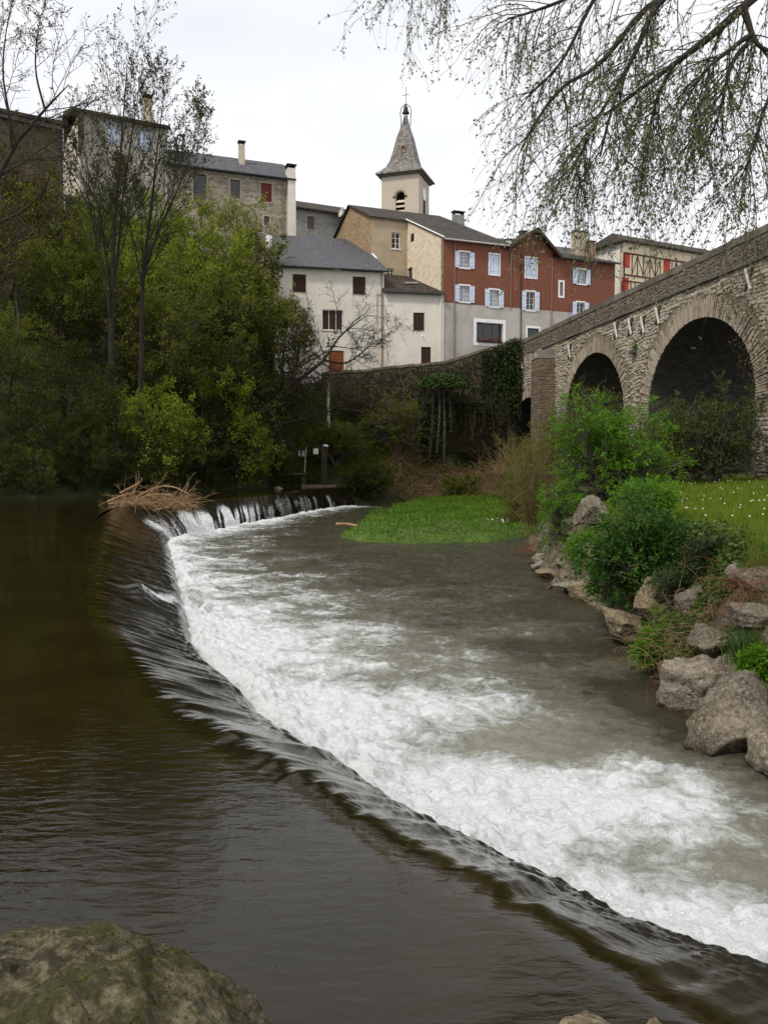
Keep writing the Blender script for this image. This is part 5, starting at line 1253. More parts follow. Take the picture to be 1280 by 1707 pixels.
bare_tree('bare_edge_tree', 33, [[(-75, 760, 44), (-70, 600, 44), (-55, 460, 44), (-20, 340, 43.8), (20, 250, 43.6), (75, 182, 43.4), (115, 140, 43.2)], [(20, 250, 43.6), (15, 190, 43), (5, 120, 43), (12, 40, 43), (30, -40, 43)], [(-20, 340, 43.8), (-30, 240, 44), (-25, 120, 44.3), (-10, 20, 44.5)], [(75, 182, 43.4), (60, 120, 43.5), (62, 60, 43.6), (75, 0, 43.8)]], [.26, .08, .12, .065],
          [dict(m=13, t0=.35, t1=1, ang=48, asd=14, lr=.36, rr=.38, k=8, w=.10, trop=.05, fall=.4), dict(m=7, t0=.2, ang=42, lr=.5, rr=.55, k=6, w=.1, trop=.04, rmin=.014), dict(m=5, t0=.2, ang=40, lr=.45, rr=.6, k=4, w=.12, rmin=.010)], 'bare dark tree spreading into the sky at the left edge', dict(per=1, size=.13, aspect=.5, jit=.02, follow=1))
bare_tree('crooked_bare_tree', 34, [[(398, 735, 62), (412, 715, 62), (440, 690, 62), (470, 655, 62.4), (505, 628, 62.8), (540, 600, 63), (562, 565, 63.2), (585, 545, 63.3), (612, 525, 63.4)], [(400, 728, 62), (440, 715, 61.6), (490, 702, 61.2), (540, 690, 61), (580, 668, 61), (640, 655, 61)], [(470, 655, 62.4), (488, 625, 62.8), (498, 590, 63), (502, 555, 63), (520, 530, 63)], [(540, 600, 63), (575, 605, 63.4), (600, 590, 63.6), (625, 570, 63.8), (655, 560, 64)], [(398, 735, 62), (400, 690, 61.5), (420, 640, 61.2), (415, 600, 61)]], [.24, .15, .12, .10, .12],
          [dict(m=16, t0=.22, t1=1, ang=55, asd=15, lr=.36, rr=.5, k=7, w=.16, trop=.05, fall=.3), dict(m=9, t0=.2, ang=48, lr=.5, rr=.55, k=6, w=.18, trop=.03, rmin=.014), dict(m=6, t0=.2, ang=45, lr=.5, rr=.6, k=4, w=.2, rmin=.010)], 'crooked leafless tree leaning right in front of the white house', dict(per=1, size=.10, aspect=.5, jit=.03), M_BARK, LF_BROWN)
_tk = poly([(472, 645, 67), (470, 605, 67), (474, 575, 67), (492, 545, 67)], 7)
plant('round_topped_tree', tree_meshes('round_topped', tree_parts(41, (_tk - _tk[0])[None], [.2], [dict(m=9, t0=.55, t1=1, ang=60, asd=20, lr=.75, rr=.55, k=6, w=.12, trop=.08, fall=.2), dict(m=8, t0=.3, ang=50, lr=.5, k=5, w=.15), dict(m=5, t0=.2, ang=45, lr=.5, k=4)], dict(per=11, size=.2, aspect=.6, up=.8, jit=.12)), M_BARK, LF_MID), _tk[0] - [0, 0, .4], 0, 1, 'small round-crowned green tree standing before the white house', 'tree')

# ------------------------------------------------------------------ big tree leaning in from the right, near the camera
def overhang_tree():
    base = np.array([9.4, 10.6, float(Hr(9.4, 10.6)) - .3])
    trunk = smooth_poly([base, base + [-.1, 0, 2.5], base + [-.4, -.2, 5], base + [-1.0, -.5, 7.2], base + [-1.6, -.8, 9.0]], 14)
    hub = trunk[10]; hub2 = trunk[13]
    def limb(start, pts): return smooth_poly(np.vstack([[start], [start * .5 + at(*pts[0]) * .5 + [0, 0, .35]], [at(*q) for q in pts]]), 14)
    limbs = [limb(hub2, [(1400, -110, 9.8), (1300, -40, 9.4), (1252, -2, 9.2), (1234, 15, 9.1), (1186, 58, 9.0), (1150, 86, 8.9), (1126, 104, 8.9), (1075, 142, 8.8), (1010, 190, 8.7)]),
             smooth_poly([at(*q) for q in ((1238, 12, 9.1), (1246, 34, 9.1), (1254, 58, 9.05), (1268, 78, 9.0), (1300, 92, 9.0), (1340, 130, 8.9))], 14),
             smooth_poly([at(*q) for q in ((1254, 56, 9.05), (1232, 70, 9.0), (1204, 92, 8.9), (1186, 106, 8.8), (1160, 140, 8.7), (1130, 195, 8.6))], 14), smooth_poly([at(*q) for q in ((1256, 64, 9.05), (1232, 86, 9.0), (1216, 116, 8.95), (1208, 150, 8.9), (1195, 200, 8.8), (1165, 265, 8.8))], 14),
             limb(hub2, [(1260, -60, 10), (1120, -14, 9.8), (1086, 24, 9.7), (1062, 80, 9.6), (1045, 115, 9.5), (1020, 180, 9.4), (1000, 260, 9.3)]), limb(hub2, [(1240, -80, 10.2), (1105, -6, 10), (1060, 30, 9.9), (1026, 75, 9.8), (990, 114, 9.7), (942, 140, 9.6), (900, 190, 9.5), (868, 250, 9.4)]),
             limb(hub2, [(1200, -120, 10.4), (1010, -20, 10.2), (962, 55, 10.1), (930, 110, 10), (880, 160, 9.9)]), limb(hub2, [(1180, -140, 10.6), (960, -12, 10.4), (900, 14, 10.3), (870, 24, 10.2), (846, 30, 10.1)]), limb(hub2, [(1100, -190, 10.8), (820, -90, 10.6), (760, -90, 10.5), (715, -62, 10.4), (690, -48, 10.4)]),
             smooth_poly([at(*q) for q in ((1300, 92, 9.0), (1285, 150, 8.8), (1268, 200, 8.6), (1250, 260, 8.5), (1228, 310, 8.5))], 14), smooth_poly([at(*q) for q in ((1126, 104, 8.9), (1100, 150, 8.8), (1085, 200, 8.7), (1070, 260, 8.7))], 14), smooth_poly([at(*q) for q in ((1045, 115, 9.5), (1000, 190, 9.4), (965, 260, 9.3), (945, 300, 9.2))], 14)]
    T = np.array(limbs); R = np.array([.075, .042, .03, .03, .055, .05, .042, .036, .032, .024, .022, .024])
    rng = np.random.default_rng(9); L = np.linalg.norm(np.diff(T, axis=1), axis=2).sum(1)
    R0 = R[:, None] * np.linspace(1, .22, 14)[None]
    S, D, Lc, Rc = spawn(rng, T, R0, np.full(len(T), 1.0), 30, .30, 1.0, 50, 15, 1.0, .45, .0, .5)
    D[:, 0] -= .12; D[:, 2] -= .45; D[:, 1] *= .8
    P1, R1 = grow(rng, S, D, Lc * .95, np.clip(Rc, .003, .007), 9, .10, -.10, .35)
    S, D, L2, Rc = spawn(rng, P1, R1, Lc, 9, .15, 1.0, 42, 14, .42, .55, .3, .5); D[:, 2] -= .25
    P2, R2 = grow(rng, S, D, L2, np.clip(Rc, .0022, .0034), 6, .14, -.08, .5)
    p, a = tips(rng, P2, 3, .1); p = np.repeat(p, 2, 0); a = np.repeat(a, 2, 0); p2, a2 = tips(rng, P1, 7, .4); p = np.concatenate([p, p2]); a = np.concatenate([a, a2])
    o = base
    t = thing('overhanging_tree', o, 'budding tree hanging its fine twigs into the top right of the picture', 'tree')
    trad = np.linspace(.32, .12, 14)
    for nm, (V, F), m, sm in (('trunk', tubes(trunk[None], trad[None], 10), M_BARK, True), ('limbs', tubes(T, R0, 7), M_BARK, True), ('branches', merge([tubes(P1, R1, 4), tubes(P2, R2, 3)]), M_BARK, False),
                              ('crown', leaf_quads(rng, p + rng.normal(0, .012, p.shape), .040, .5, a * .8 + np.array([0, 0, -.3]), 1.0, .3), leaf_mat('hanging_leaf', (0.17, 0.17, 0.09), (0.22, 0.23, 0.11), (0.24, 0.32, 0.07), .55), False)):
        mk(nm, V, F, m, t, smooth=sm)
overhang_tree()

# ------------------------------------------------------------------ shrubs on the right bank
def shrub(name, seed, px_, Y, pxw, ytop, leafm, size, label, bark=M_BARKG, stems=7, per=9, up=.6, aspect=.38, lean=(0, 0), spread=1.0, thin=1.0, ground=Hr, droop=-.1, pinnate=True, cat='shrub', zoff=0.0, rad=.022):
    p = at(px_, 700, Y); z = float(ground(p[0], p[1])) + zoff; H = at(px_, ytop, Y)[2] - z; Wd = pxw * Y / FPX
    rng = np.random.default_rng(seed); k = 7
    a = rng.uniform(0, 6.28, stems); D = np.stack([np.cos(a) * .35 * spread * Wd / H + lean[0], np.sin(a) * .35 * spread * Wd / H + lean[1], np.ones(stems)], 1)
    P, R = grow(rng, rng.normal(0, .06, (stems, 3)) * [1, 1, 0], D, np.full(stems, H * .9) * rng.uniform(.65, 1.05, stems), np.full(stems, rad * max(H, 1)), k, .10, .03, .3)
    parts = tree_parts(seed, P, R[:, 0], [dict(m=10, t0=.2, ang=58, asd=14, lr=.42 * min(Wd / H * 1.1, 1.3), rr=.5, k=6, w=.12, trop=.03, fall=.35), dict(m=6, t0=.2, ang=50, lr=.5, rr=.55, k=5, w=.14, rmin=.003)], None)
    rng2 = np.random.default_rng(seed + 1)
    # leaf stalks carry leaflets in two rows
    S, Dd, L, Rr = spawn(rng2, P, R, np.full(stems, H), 10, .2, 1, 58, 14, .42 * min(Wd / H * 1.1, 1.3), .5, .35)
    P1, R1 = grow(rng2, S, Dd, L, Rr, 6, .12, .03)
    S, Dd, L2, Rr = spawn(rng2, P1, R1, L, 6, .2, 1, 50, 12, .5, .55, .4)
    P2, R2 = grow(rng2, S, Dd, L2, np.clip(Rr, .002, 1), 5, .14, .02)
    if pinnate:
        q, ax = tips(rng2, P2, max(1, int(per * thin)), .25); n = len(q)
        rx = unitv(ax + rng2.normal(0, .7, (n, 3)) + [0, 0, droop]); sd = unitv(np.cross(rx, rng2.normal(0, .4, (n, 3)) + [0, 0, 1]))
        ps, axs = [], []
        for j, (tt, sg) in enumerate(((.3, 1), (.3, -1), (.65, 1), (.65, -1), (1.0, 0))):
            ps.append(q + rx * tt * size * 1.7); axs.append(rx * (.75 if sg else 1) + sd * sg * .8 + [0, 0, -.15])
        q, ax = np.concatenate(ps), np.concatenate(axs)
        cr = leaf_quads(rng2, q, size, aspect, ax * 3.0, .5, up + .5, .0)
    else:
        q, ax = tips(rng2, P2, max(1, int(per * 3 * thin)), .1); cr = leaf_quads(rng2, q + rng2.normal(0, .02, q.shape), size, aspect, ax * .8, 1, up)
    t = thing(name, (p[0], p[1], z - .05), label, cat)
    stem = merge([parts[0]] + ([parts[1]] if parts[1] is not None else []) + [tubes(P1, R1, 4), tubes(P2, R2, 3)])
    for nm, (V, F), m in (('stems', stem, bark), ('foliage', cr, leafm)):
        me = mesh_data(nm, V, F); me.materials.append(m); c = bpy.data.objects.new(nm, me); COL.objects.link(c); c.parent = t
    return t
M_OSIER = surf('osier_bark', [(.3, (.11, .075, .03)), (.7, (.2, .14, .06))], 5, .8, .2)
LF_WIL = leaf_mat('willow_leaf', (0.08, 0.11, 0.016), (0.14, 0.17, 0.026), (0.2, 0.2, 0.05), .4)
LF_ARCH = leaf_mat('arch_shrub_leaf', (0.05, 0.075, 0.016), (0.09, 0.115, 0.026), (0.15, 0.15, 0.05), .4)
shrub('elder_bush', 101, 1012, 25, 175, 662, LF_ELD, .10, 'bright green elder bush in front of the middle bridge pier', stems=11, per=8)
shrub('elder_bush', 102, 1082, 15.4, 150, 838, LF_ELDD, .10, 'deep green elder bush hanging over the bank rocks', stems=11, per=6, lean=(-.06, -.05), zoff=-.1)
shrub('elder_bush', 103, 1080, 19.5, 150, 792, LF_ELD, .075, 'low spreading elder bush at the edge of the meadow', stems=7, per=5, lean=(-.1, 0))
shrub('elder_sapling', 104, 945, 24.3, 95, 800, LF_ELD, .07, 'light green elder sapling above the flat water rocks', stems=5, per=6, lean=(-.15, 0), zoff=-.4)
shrub('osier_bush', 105, 893, 35.5, 80, 700, LF_WIL, .07, 'thin upright brownish osier at the end of the spit', bark=M_OSIER, stems=22, per=4, pinnate=False, aspect=.25, spread=.8, zoff=-.6, rad=.006)
shrub('osier_bush', 106, 862, 42, 60, 745, LF_WIL, .08, 'second thin upright osier nearer the small arch', bark=M_OSIER, stems=20, per=4, pinnate=False, aspect=.25, spread=.7, rad=.006)
shrub('olive_shrub', 107, 1130, 39.5, 120, 655, LF_ARCH, .12, 'olive green shrub at the left foot of the big arch', bark=M_BARKG, stems=10, per=8, pinnate=False, aspect=.5)
shrub('olive_shrub', 108, 1195, 36.5, 120, 648, LF_ARCH, .12, 'olive green shrub in the middle of the big arch', bark=M_BARKG, stems=10, per=8, pinnate=False, aspect=.5)
shrub('olive_shrub', 109, 1165, 42, 110, 680, LF_ARCH, .12, 'small olive green shrub deep inside the big arch', bark=M_BARKG, stems=9, per=8, pinnate=False, aspect=.5)
shrub('willow_bush', 110, 985, 47, 130, 645, LF_WIL, .11, 'yellow-green willow bush filling the foot of the middle arch', bark=M_BARKG, stems=12, per=5, pinnate=False, aspect=.35)
shrub('willow_bush', 111, 930, 52, 90, 690, LF_WIL, .11, 'yellow-green willow bush beside the buttress', bark=M_OSIER, stems=14, per=5, pinnate=False, aspect=.35)
shrub('dark_shrub', 112, 1075, 33, 110, 712, LF_MID, .09, 'darker green shrub behind the bright elder', stems=9, per=5, pinnate=False, aspect=.5)
shrub('dark_shrub', 113, 868, 62, 60, 735, LF_MID, .13, 'dark green shrub at the foot of the small arch', stems=9, per=5, pinnate=False, aspect=.5)
shrub('low_shrub', 114, 610, 65.3, 110, 775, LF_DARK, .14, 'dark round shrub at the far end of the weir', stems=12, per=7, pinnate=False, aspect=.6, ground=Hh)
shrub('low_shrub', 115, 770, 67.5, 80, 795, LF_MID, .13, 'low dark green mound among the dry brambles', stems=12, per=7, pinnate=False, aspect=.6, ground=Hh)
shrub('low_shrub', 116, 560, 67.5, 110, 700, LF_MID, .14, 'leafy shrub on the slope above the sluice', stems=12, per=6, pinnate=False, aspect=.6, ground=Hh)
shrub('low_shrub', 117, 660, 70.5, 120, 655, LF_MID, .14, 'leafy shrub on the slope left of the grotto', stems=12, per=6, pinnate=False, aspect=.6, ground=Hh)
shrub('low_shrub', 118, 600, 71.5, 120, 640, LF_BROWN, .13, 'brownish scrub under the retaining wall', stems=12, per=4, pinnate=False, aspect=.6, ground=Hh)
shrub('ledge_plant', 119, 1060, FB.pt(FB.px(1060, 583)[0], 0, 0)[1], 22, 571, LF_ELD, .10, 'green tuft growing on the bridge corbel', stems=7, per=3, ground=lambda x, y: LEDGE[2], cat='plant', pinnate=False)
for sd_, px_, Y_, w_, yt_, lm_, lb_ in ((121, 1108, 12.7, 62, 1022, LF_ELD, 'bright green leafy weed at the left foot of the dry stems'), (122, 1277, 10.0, 60, 1078, LF_ELD, 'bright weed right of the tall grass tuft'), (123, 1160, 12.0, 60, 1028, LF_ELDD, 'leafy weed under the grey block'),
        (124, 1232, 12.4, 70, 935, LF_ELDD, 'leafy weed growing behind the flat slab'), (125, 1030, 17.5, 60, 930, LF_ELDD, 'leafy weed left of the deep green elder'), (126, 970, 21.5, 60, 885, LF_ELD, 'light green weed behind the flat ledges'), (127, 1130, 13.6, 70, 930, LF_IVY, 'ivy bush at the left end of the ivy carpet'), (128, 1200, 13.4, 80, 900, LF_IVY, 'ivy bush on the crest of the bank')):
    shrub('leafy_weed', sd_, px_, Y_, w_, yt_, lm_, .055 if Y_ < 15 else .075, lb_, stems=7, per=4, cat='plant', zoff=-.08)
shrub('water_sprig', 120, 937, 22.0, 36, 985, LF_YEL, .06, 'small pale leafy sprig standing in the shallow water', stems=4, per=2, ground=lambda x, y: ZLOW - .05, cat='plant')
# ------------------------------------------------------------------ rocks
M_ROCKG = rock_mat('grey_bank_rock', (0.07, 0.054, 0.038), (0.155, 0.128, 0.095), (0.265, 0.228, 0.175), (0.085, 0.065, 0.022), .60)
M_ROCKT = rock_mat('tan_bank_rock', (0.10, 0.075, 0.04), (0.19, 0.15, 0.085), (0.31, 0.265, 0.175), (0.06, 0.045, 0.018), .6)
M_ROCKP = rock_mat('pale_bank_rock', (0.10, 0.08, 0.057), (0.215, 0.18, 0.135), (0.345, 0.30, 0.235), (0.10, 0.07, 0.025), .62)
M_ROCKM = rock_mat('mossy_boulder_rock', (0.022, 0.018, 0.009), (0.062, 0.051, 0.024), (0.19, 0.165, 0.10), (0.052, 0.052, 0.010), .50, .9, False)
def rock_shape(seed, sub, rough=.16, cuts=9, ridge=0.0):
    bm = bmesh.new(); bmesh.ops.create_icosphere(bm, subdivisions=sub, radius=1.0)
    V = np.array([v.co[:] for v in bm.verts]); F = np.array([[v.index for v in f.verts] for f in bm.faces]); bm.free()
    r = np.random.default_rng(seed)
    for _ in range(cuts):
        n = unitv(r.normal(0, 1, 3)); c = r.uniform(.48, .82); d = V @ n; V = V - np.clip(d - c, 0, None)[:, None] * n[None] * .97
    s = seed * 3.7
    V = V * (1 + rough * fbm(V[:, 0] * 1.6 + s, V[:, 1] * 1.6, V[:, 2] * 1.6, seed=seed, oct=3) + rough * .55 * fbm(V[:, 0] * 5 + s, V[:, 1] * 5, V[:, 2] * 7, seed=seed + 5, oct=4))[:, None]
    if ridge: V = V * (1 + ridge * (np.abs(fbm(V[:, 0] * 3 + s, V[:, 1] * 3, V[:, 2] * 5, seed=seed + 9, oct=3)) - .3))[:, None]
    return V, F
def rock(seed, px_, py_, Y, w, h, dep, label, m=M_ROCKG, rz=0.0, tilt=0.0, sub=4, group='rocks along the bank', rough=.16):
    """centre of the visible rock at a photo pixel and distance; w, h in pixels, dep in metres"""
    c = at(px_, py_, Y); V, F = rock_shape(seed, sub, rough, 16, .16)
    V = V * [w / 2 * Y / FPX, dep / 2, h / 2 * Y / FPX]
    ct, st = math.cos(tilt), math.sin(tilt); V = np.stack([V[:, 0] * ct + V[:, 2] * st, V[:, 1], -V[:, 0] * st + V[:, 2] * ct], 1)
    cz, sz = math.cos(rz), math.sin(rz); V = np.stack([V[:, 0] * cz - V[:, 1] * sz, V[:, 0] * sz + V[:, 1] * cz, V[:, 2]], 1)
    o = mk('rock', V + c, F, m, smooth=True); return tag(o, label, 'rock', group)
ROCKS = [(1, 1150, 1150, 10.9, 165, 150, 1.5, 'large pale pitted rock at the water edge, left of its bigger neighbour', M_ROCKP, .3, -.2), (2, 1238, 1205, 9.5, 200, 230, 1.5, 'biggest grey pitted rock slanting down into the water', M_ROCKG, .2, .45), (3, 1292, 1265, 8.6, 90, 120, 1.0, 'grey rock cut by the right photo edge near the water', M_ROCKP, .2, .2),
    (4, 1262, 962, 11.4, 110, 52, 1.4, 'flat pale slab on top of the bank at the right edge', M_ROCKP, .1, -.15), (5, 1258, 1030, 10.6, 90, 60, 1.2, 'mossy grey rock under the flat slab', M_ROCKG, .5, -.3), (6, 1162, 1003, 12.6, 70, 66, .9, 'grey block between the ivy and the slab', M_ROCKG, .2, .3), (7, 1180, 1070, 11.2, 90, 60, .9, 'dark pitted rock in the middle of the bank', M_ROCKG, 0, -.2),
    (8, 1048, 1048, 14.9, 120, 80, 1.5, 'tan mossy rock at the foot of the deep green elder', M_ROCKT, .3, .3), (9, 985, 1000, 19.4, 85, 66, 1.4, 'tan rock left of the mossy one, touching the water', M_ROCKT, .2, .4), (10, 1035, 985, 16.6, 80, 60, 1.2, 'grey rock tucked under the elder branches', M_ROCKG, .2, .3), (11, 965, 978, 20.8, 110, 26, 1.5, 'pale flat slab sloping into the water', M_ROCKP, .1, .12),
    (12, 925, 958, 23.6, 80, 22, 1.6, 'flat tan ledge lying on the water, upper of two', M_ROCKT, 0, .05), (13, 910, 943, 25.2, 60, 24, 1.3, 'pale flat rock at the tip of the ledges', M_ROCKP, .2, -.1), (14, 955, 942, 23.0, 60, 40, 1.0, 'brown rounded rock below the elder sapling', M_ROCKT, .3, 0), (15, 902, 930, 27.0, 34, 22, .9, 'small pale rock beside the red roots', M_ROCKP, 0, 0),
    (16, 985, 852, 22.4, 66, 74, 1.2, 'upright grey rock standing on the bank edge by the elders', M_ROCKG, .2, .2), (17, 955, 882, 24.0, 52, 40, 1.0, 'grey rock under the sapling leaves', M_ROCKG, .2, 0), (18, 1000, 935, 19.0, 60, 100, 1.2, 'shadowed upright rock behind the ledges', M_ROCKT, .2, 0), (19, 1090, 1000, 14.0, 70, 90, 1.4, 'shadowed rock face under the deep green elder', M_ROCKT, .3, 0),
    (20, 1090, 1100, 13.2, 50, 60, .9, 'small brown rock between water and brambles', M_ROCKT, .2, .3), (21, 1210, 1125, 10.6, 120, 70, 1.2, 'grey rock carrying the tall grass tuft', M_ROCKG, .2, .1), (22, 1282, 1100, 10.4, 70, 90, 1.1, 'reddish rock behind dry stems at the right edge', M_ROCKT, .2, 0), (23, 1225, 1290, 8.9, 90, 24, .6, 'wet brown stone just under the big grey rock', M_ROCKT, 0, .3)]
for (sd, *a) in [(r[0],) + r[1:] for r in ROCKS]:
    px_, py_, Y, w, h, dep, lb, m, rz, ti = a; rock(sd, px_, py_, Y, w, h, dep, lb, m, rz, ti, 5)
# stones along the water and on the earth face, too many to name
def small_stones():
    rng = np.random.default_rng(8); n = 0
    base = []
    for k in range(4):
        V, F = rock_shape(60 + k, 3, .2, 8); me = mesh_data('stone', V, F, True); me.materials.append((M_ROCKG, M_ROCKT)[k % 2]); base.append(me)
    W = smooth_poly([(x, y, 0) for x, y in WAT], 400)
    for i in range(44):
        j = rng.integers(60, 330); p = W[j] + [rng.normal(.15, .25), rng.normal(0, .3), 0]
        if p[1] > 40: continue
        z = float(Hr(p[0], p[1])); s = rng.uniform(.05, .17)
        o = bpy.data.objects.new('bank_stone', base[i % 4]); COL.objects.link(o); o.location = (p[0], p[1], max(z, ZLOW - .05) + s * .15); o.scale = (s * rng.uniform(.9, 1.6), s, s * rng.uniform(.5, .9)); o.rotation_euler = (rng.uniform(-.4, .4), rng.uniform(-.4, .4), rng.uniform(0, 6))
        tag(o, 'small stone strewn along the foot of the right bank', 'stone', 'small stones along the right bank')
small_stones()

def boulder():
    V, F = rock_shape(91, 6, .10, 6, .06)
    c = np.array([-.72, 2.10, .0]); V = V * [.92, .76, .60]; V = V * (1 + .10 * fbm(V[:, 0] * 3.5, V[:, 1] * 3.5, V[:, 2] * 5, seed=12, oct=3) - .03 * sstep(.12, .0, np.abs(fbm(V[:, 0] * 2.2 + 3, V[:, 1] * 2.2, V[:, 2] * 2.2, seed=14, oct=3))))[:, None]
    # sockets and a broken hollow near the right shoulder
    hp = np.array([.40, .0, .42]); d = np.linalg.norm((V - hp) * [1, 1, .8], axis=1)
    V[:, 2] -= .13 * np.exp(-(d / .085) ** 2) * (1 + .4 * fbm(V[:, 0] * 14, V[:, 1] * 14, V[:, 2] * 14, seed=3))
    n = unitv(V); V = V + n * (.040 * fbm(V[:, 0] * 7, V[:, 1] * 7, V[:, 2] * 7, seed=17, oct=4) + .014 * fbm(V[:, 0] * 32, V[:, 1] * 32, V[:, 2] * 32, seed=18, oct=3))[:, None]
    o = tag(mk('boulder', V + c, F, M_ROCKM, smooth=True), 'big mossy boulder in the water at the bottom left corner', 'boulder')
    rng = np.random.default_rng(4); up = np.where((n[:, 2] > .25) & (fbm(V[:, 0] * 4, V[:, 1] * 4, seed=23) > .12))[0]; q = V[rng.choice(up, 3500)] + c
    tag(mk('moss', *leaf_quads(rng, q, .011, .45, np.array([[0, -.3, 1.0]]), .6, .2), leaf_mat('moss_leaf', (0.09, 0.095, 0.015), (0.13, 0.13, 0.022), (0.18, 0.17, 0.045), .35)), 'moss tufts on the foreground boulder', kind='stuff')
    a = at(85, 1605, 2.0); b = at(150, 1700, 1.75)
    tag(MB().tube([a, (a + b) / 2 + [.005, 0, .004], b], [.0022, .003, .0035], 5).build('dry_twig', M_BARK), 'thin dark twig lying across the foreground boulder', 'twig')
    for i, (px_, py_, w) in enumerate(((985, 1732, 130), (1095, 1735, 60))):
        rock(95 + i, px_, py_, 2.55, w, 60, .3, ('tan stone tip at the bottom edge, the wider of two', 'small tan stone tip at the bottom edge')[i], M_ROCKT, 0, 0, 4, 'stone tips at the bottom edge')
boulder()

# ------------------------------------------------------------------ grass, ivy, undergrowth
def blades(rng, P, h, w, lean=.35):
    n = len(P); a = rng.uniform(0, 6.28, n); hh = h * rng.uniform(.5, 1.3, n); t = np.stack([np.cos(a), np.sin(a), np.zeros(n)], 1)
    s = np.stack([-np.sin(a), np.cos(a), np.zeros(n)], 1) * (np.broadcast_to(w, (n,)) / 2)[:, None]; l = (lean * rng.random(n) * hh)[:, None]; up = np.array([0, 0, 1.0])
    m = P + t * l * .3 + up * (hh * .55)[:, None]; e = P + t * l + up * (hh * .95)[:, None]
    V = np.stack([P - s, P + s, m + s * .8, m - s * .8, e], 1).reshape(-1, 3); b = np.arange(n)[:, None] * 5
    return V, [b + np.array([[0, 1, 2, 3]]), b + np.array([[3, 2, 4]])]
def blade_obj(name, V, Fs, m, label):
    b4, b3 = Fs; me = bpy.data.meshes.new(name); org = np.array([V[:, 0].mean(), V[:, 1].mean(), V[:, 2].min()]); n4, n3 = len(b4), len(b3)
    me.vertices.add(len(V)); me.vertices.foreach_set('co', (V - org).ravel()); me.loops.add(n4 * 4 + n3 * 3)
    me.loops.foreach_set('vertex_index', np.concatenate([b4.ravel(), b3.ravel()]).astype(np.int32)); me.polygons.add(n4 + n3)
    me.polygons.foreach_set('loop_start', np.concatenate([np.arange(n4) * 4, n4 * 4 + np.arange(n3) * 3]).astype(np.int32)); me.polygons.foreach_set('loop_total', np.concatenate([np.full(n4, 4), np.full(n3, 3)]).astype(np.int32))
    me.update(calc_edges=True); me.materials.append(m); o = bpy.data.objects.new(name, me); COL.objects.link(o); o.location = tuple(org); return tag(o, label, kind='stuff')
LF_GRASS = leaf_mat('meadow_grass', (0.10, 0.16, 0.012), (0.18, 0.25, 0.02), (0.27, 0.29, 0.05), .4)
LF_SPIT = leaf_mat('spit_grass', (0.045, 0.105, 0.01), (0.11, 0.215, 0.016), (0.24, 0.30, 0.04), .4)
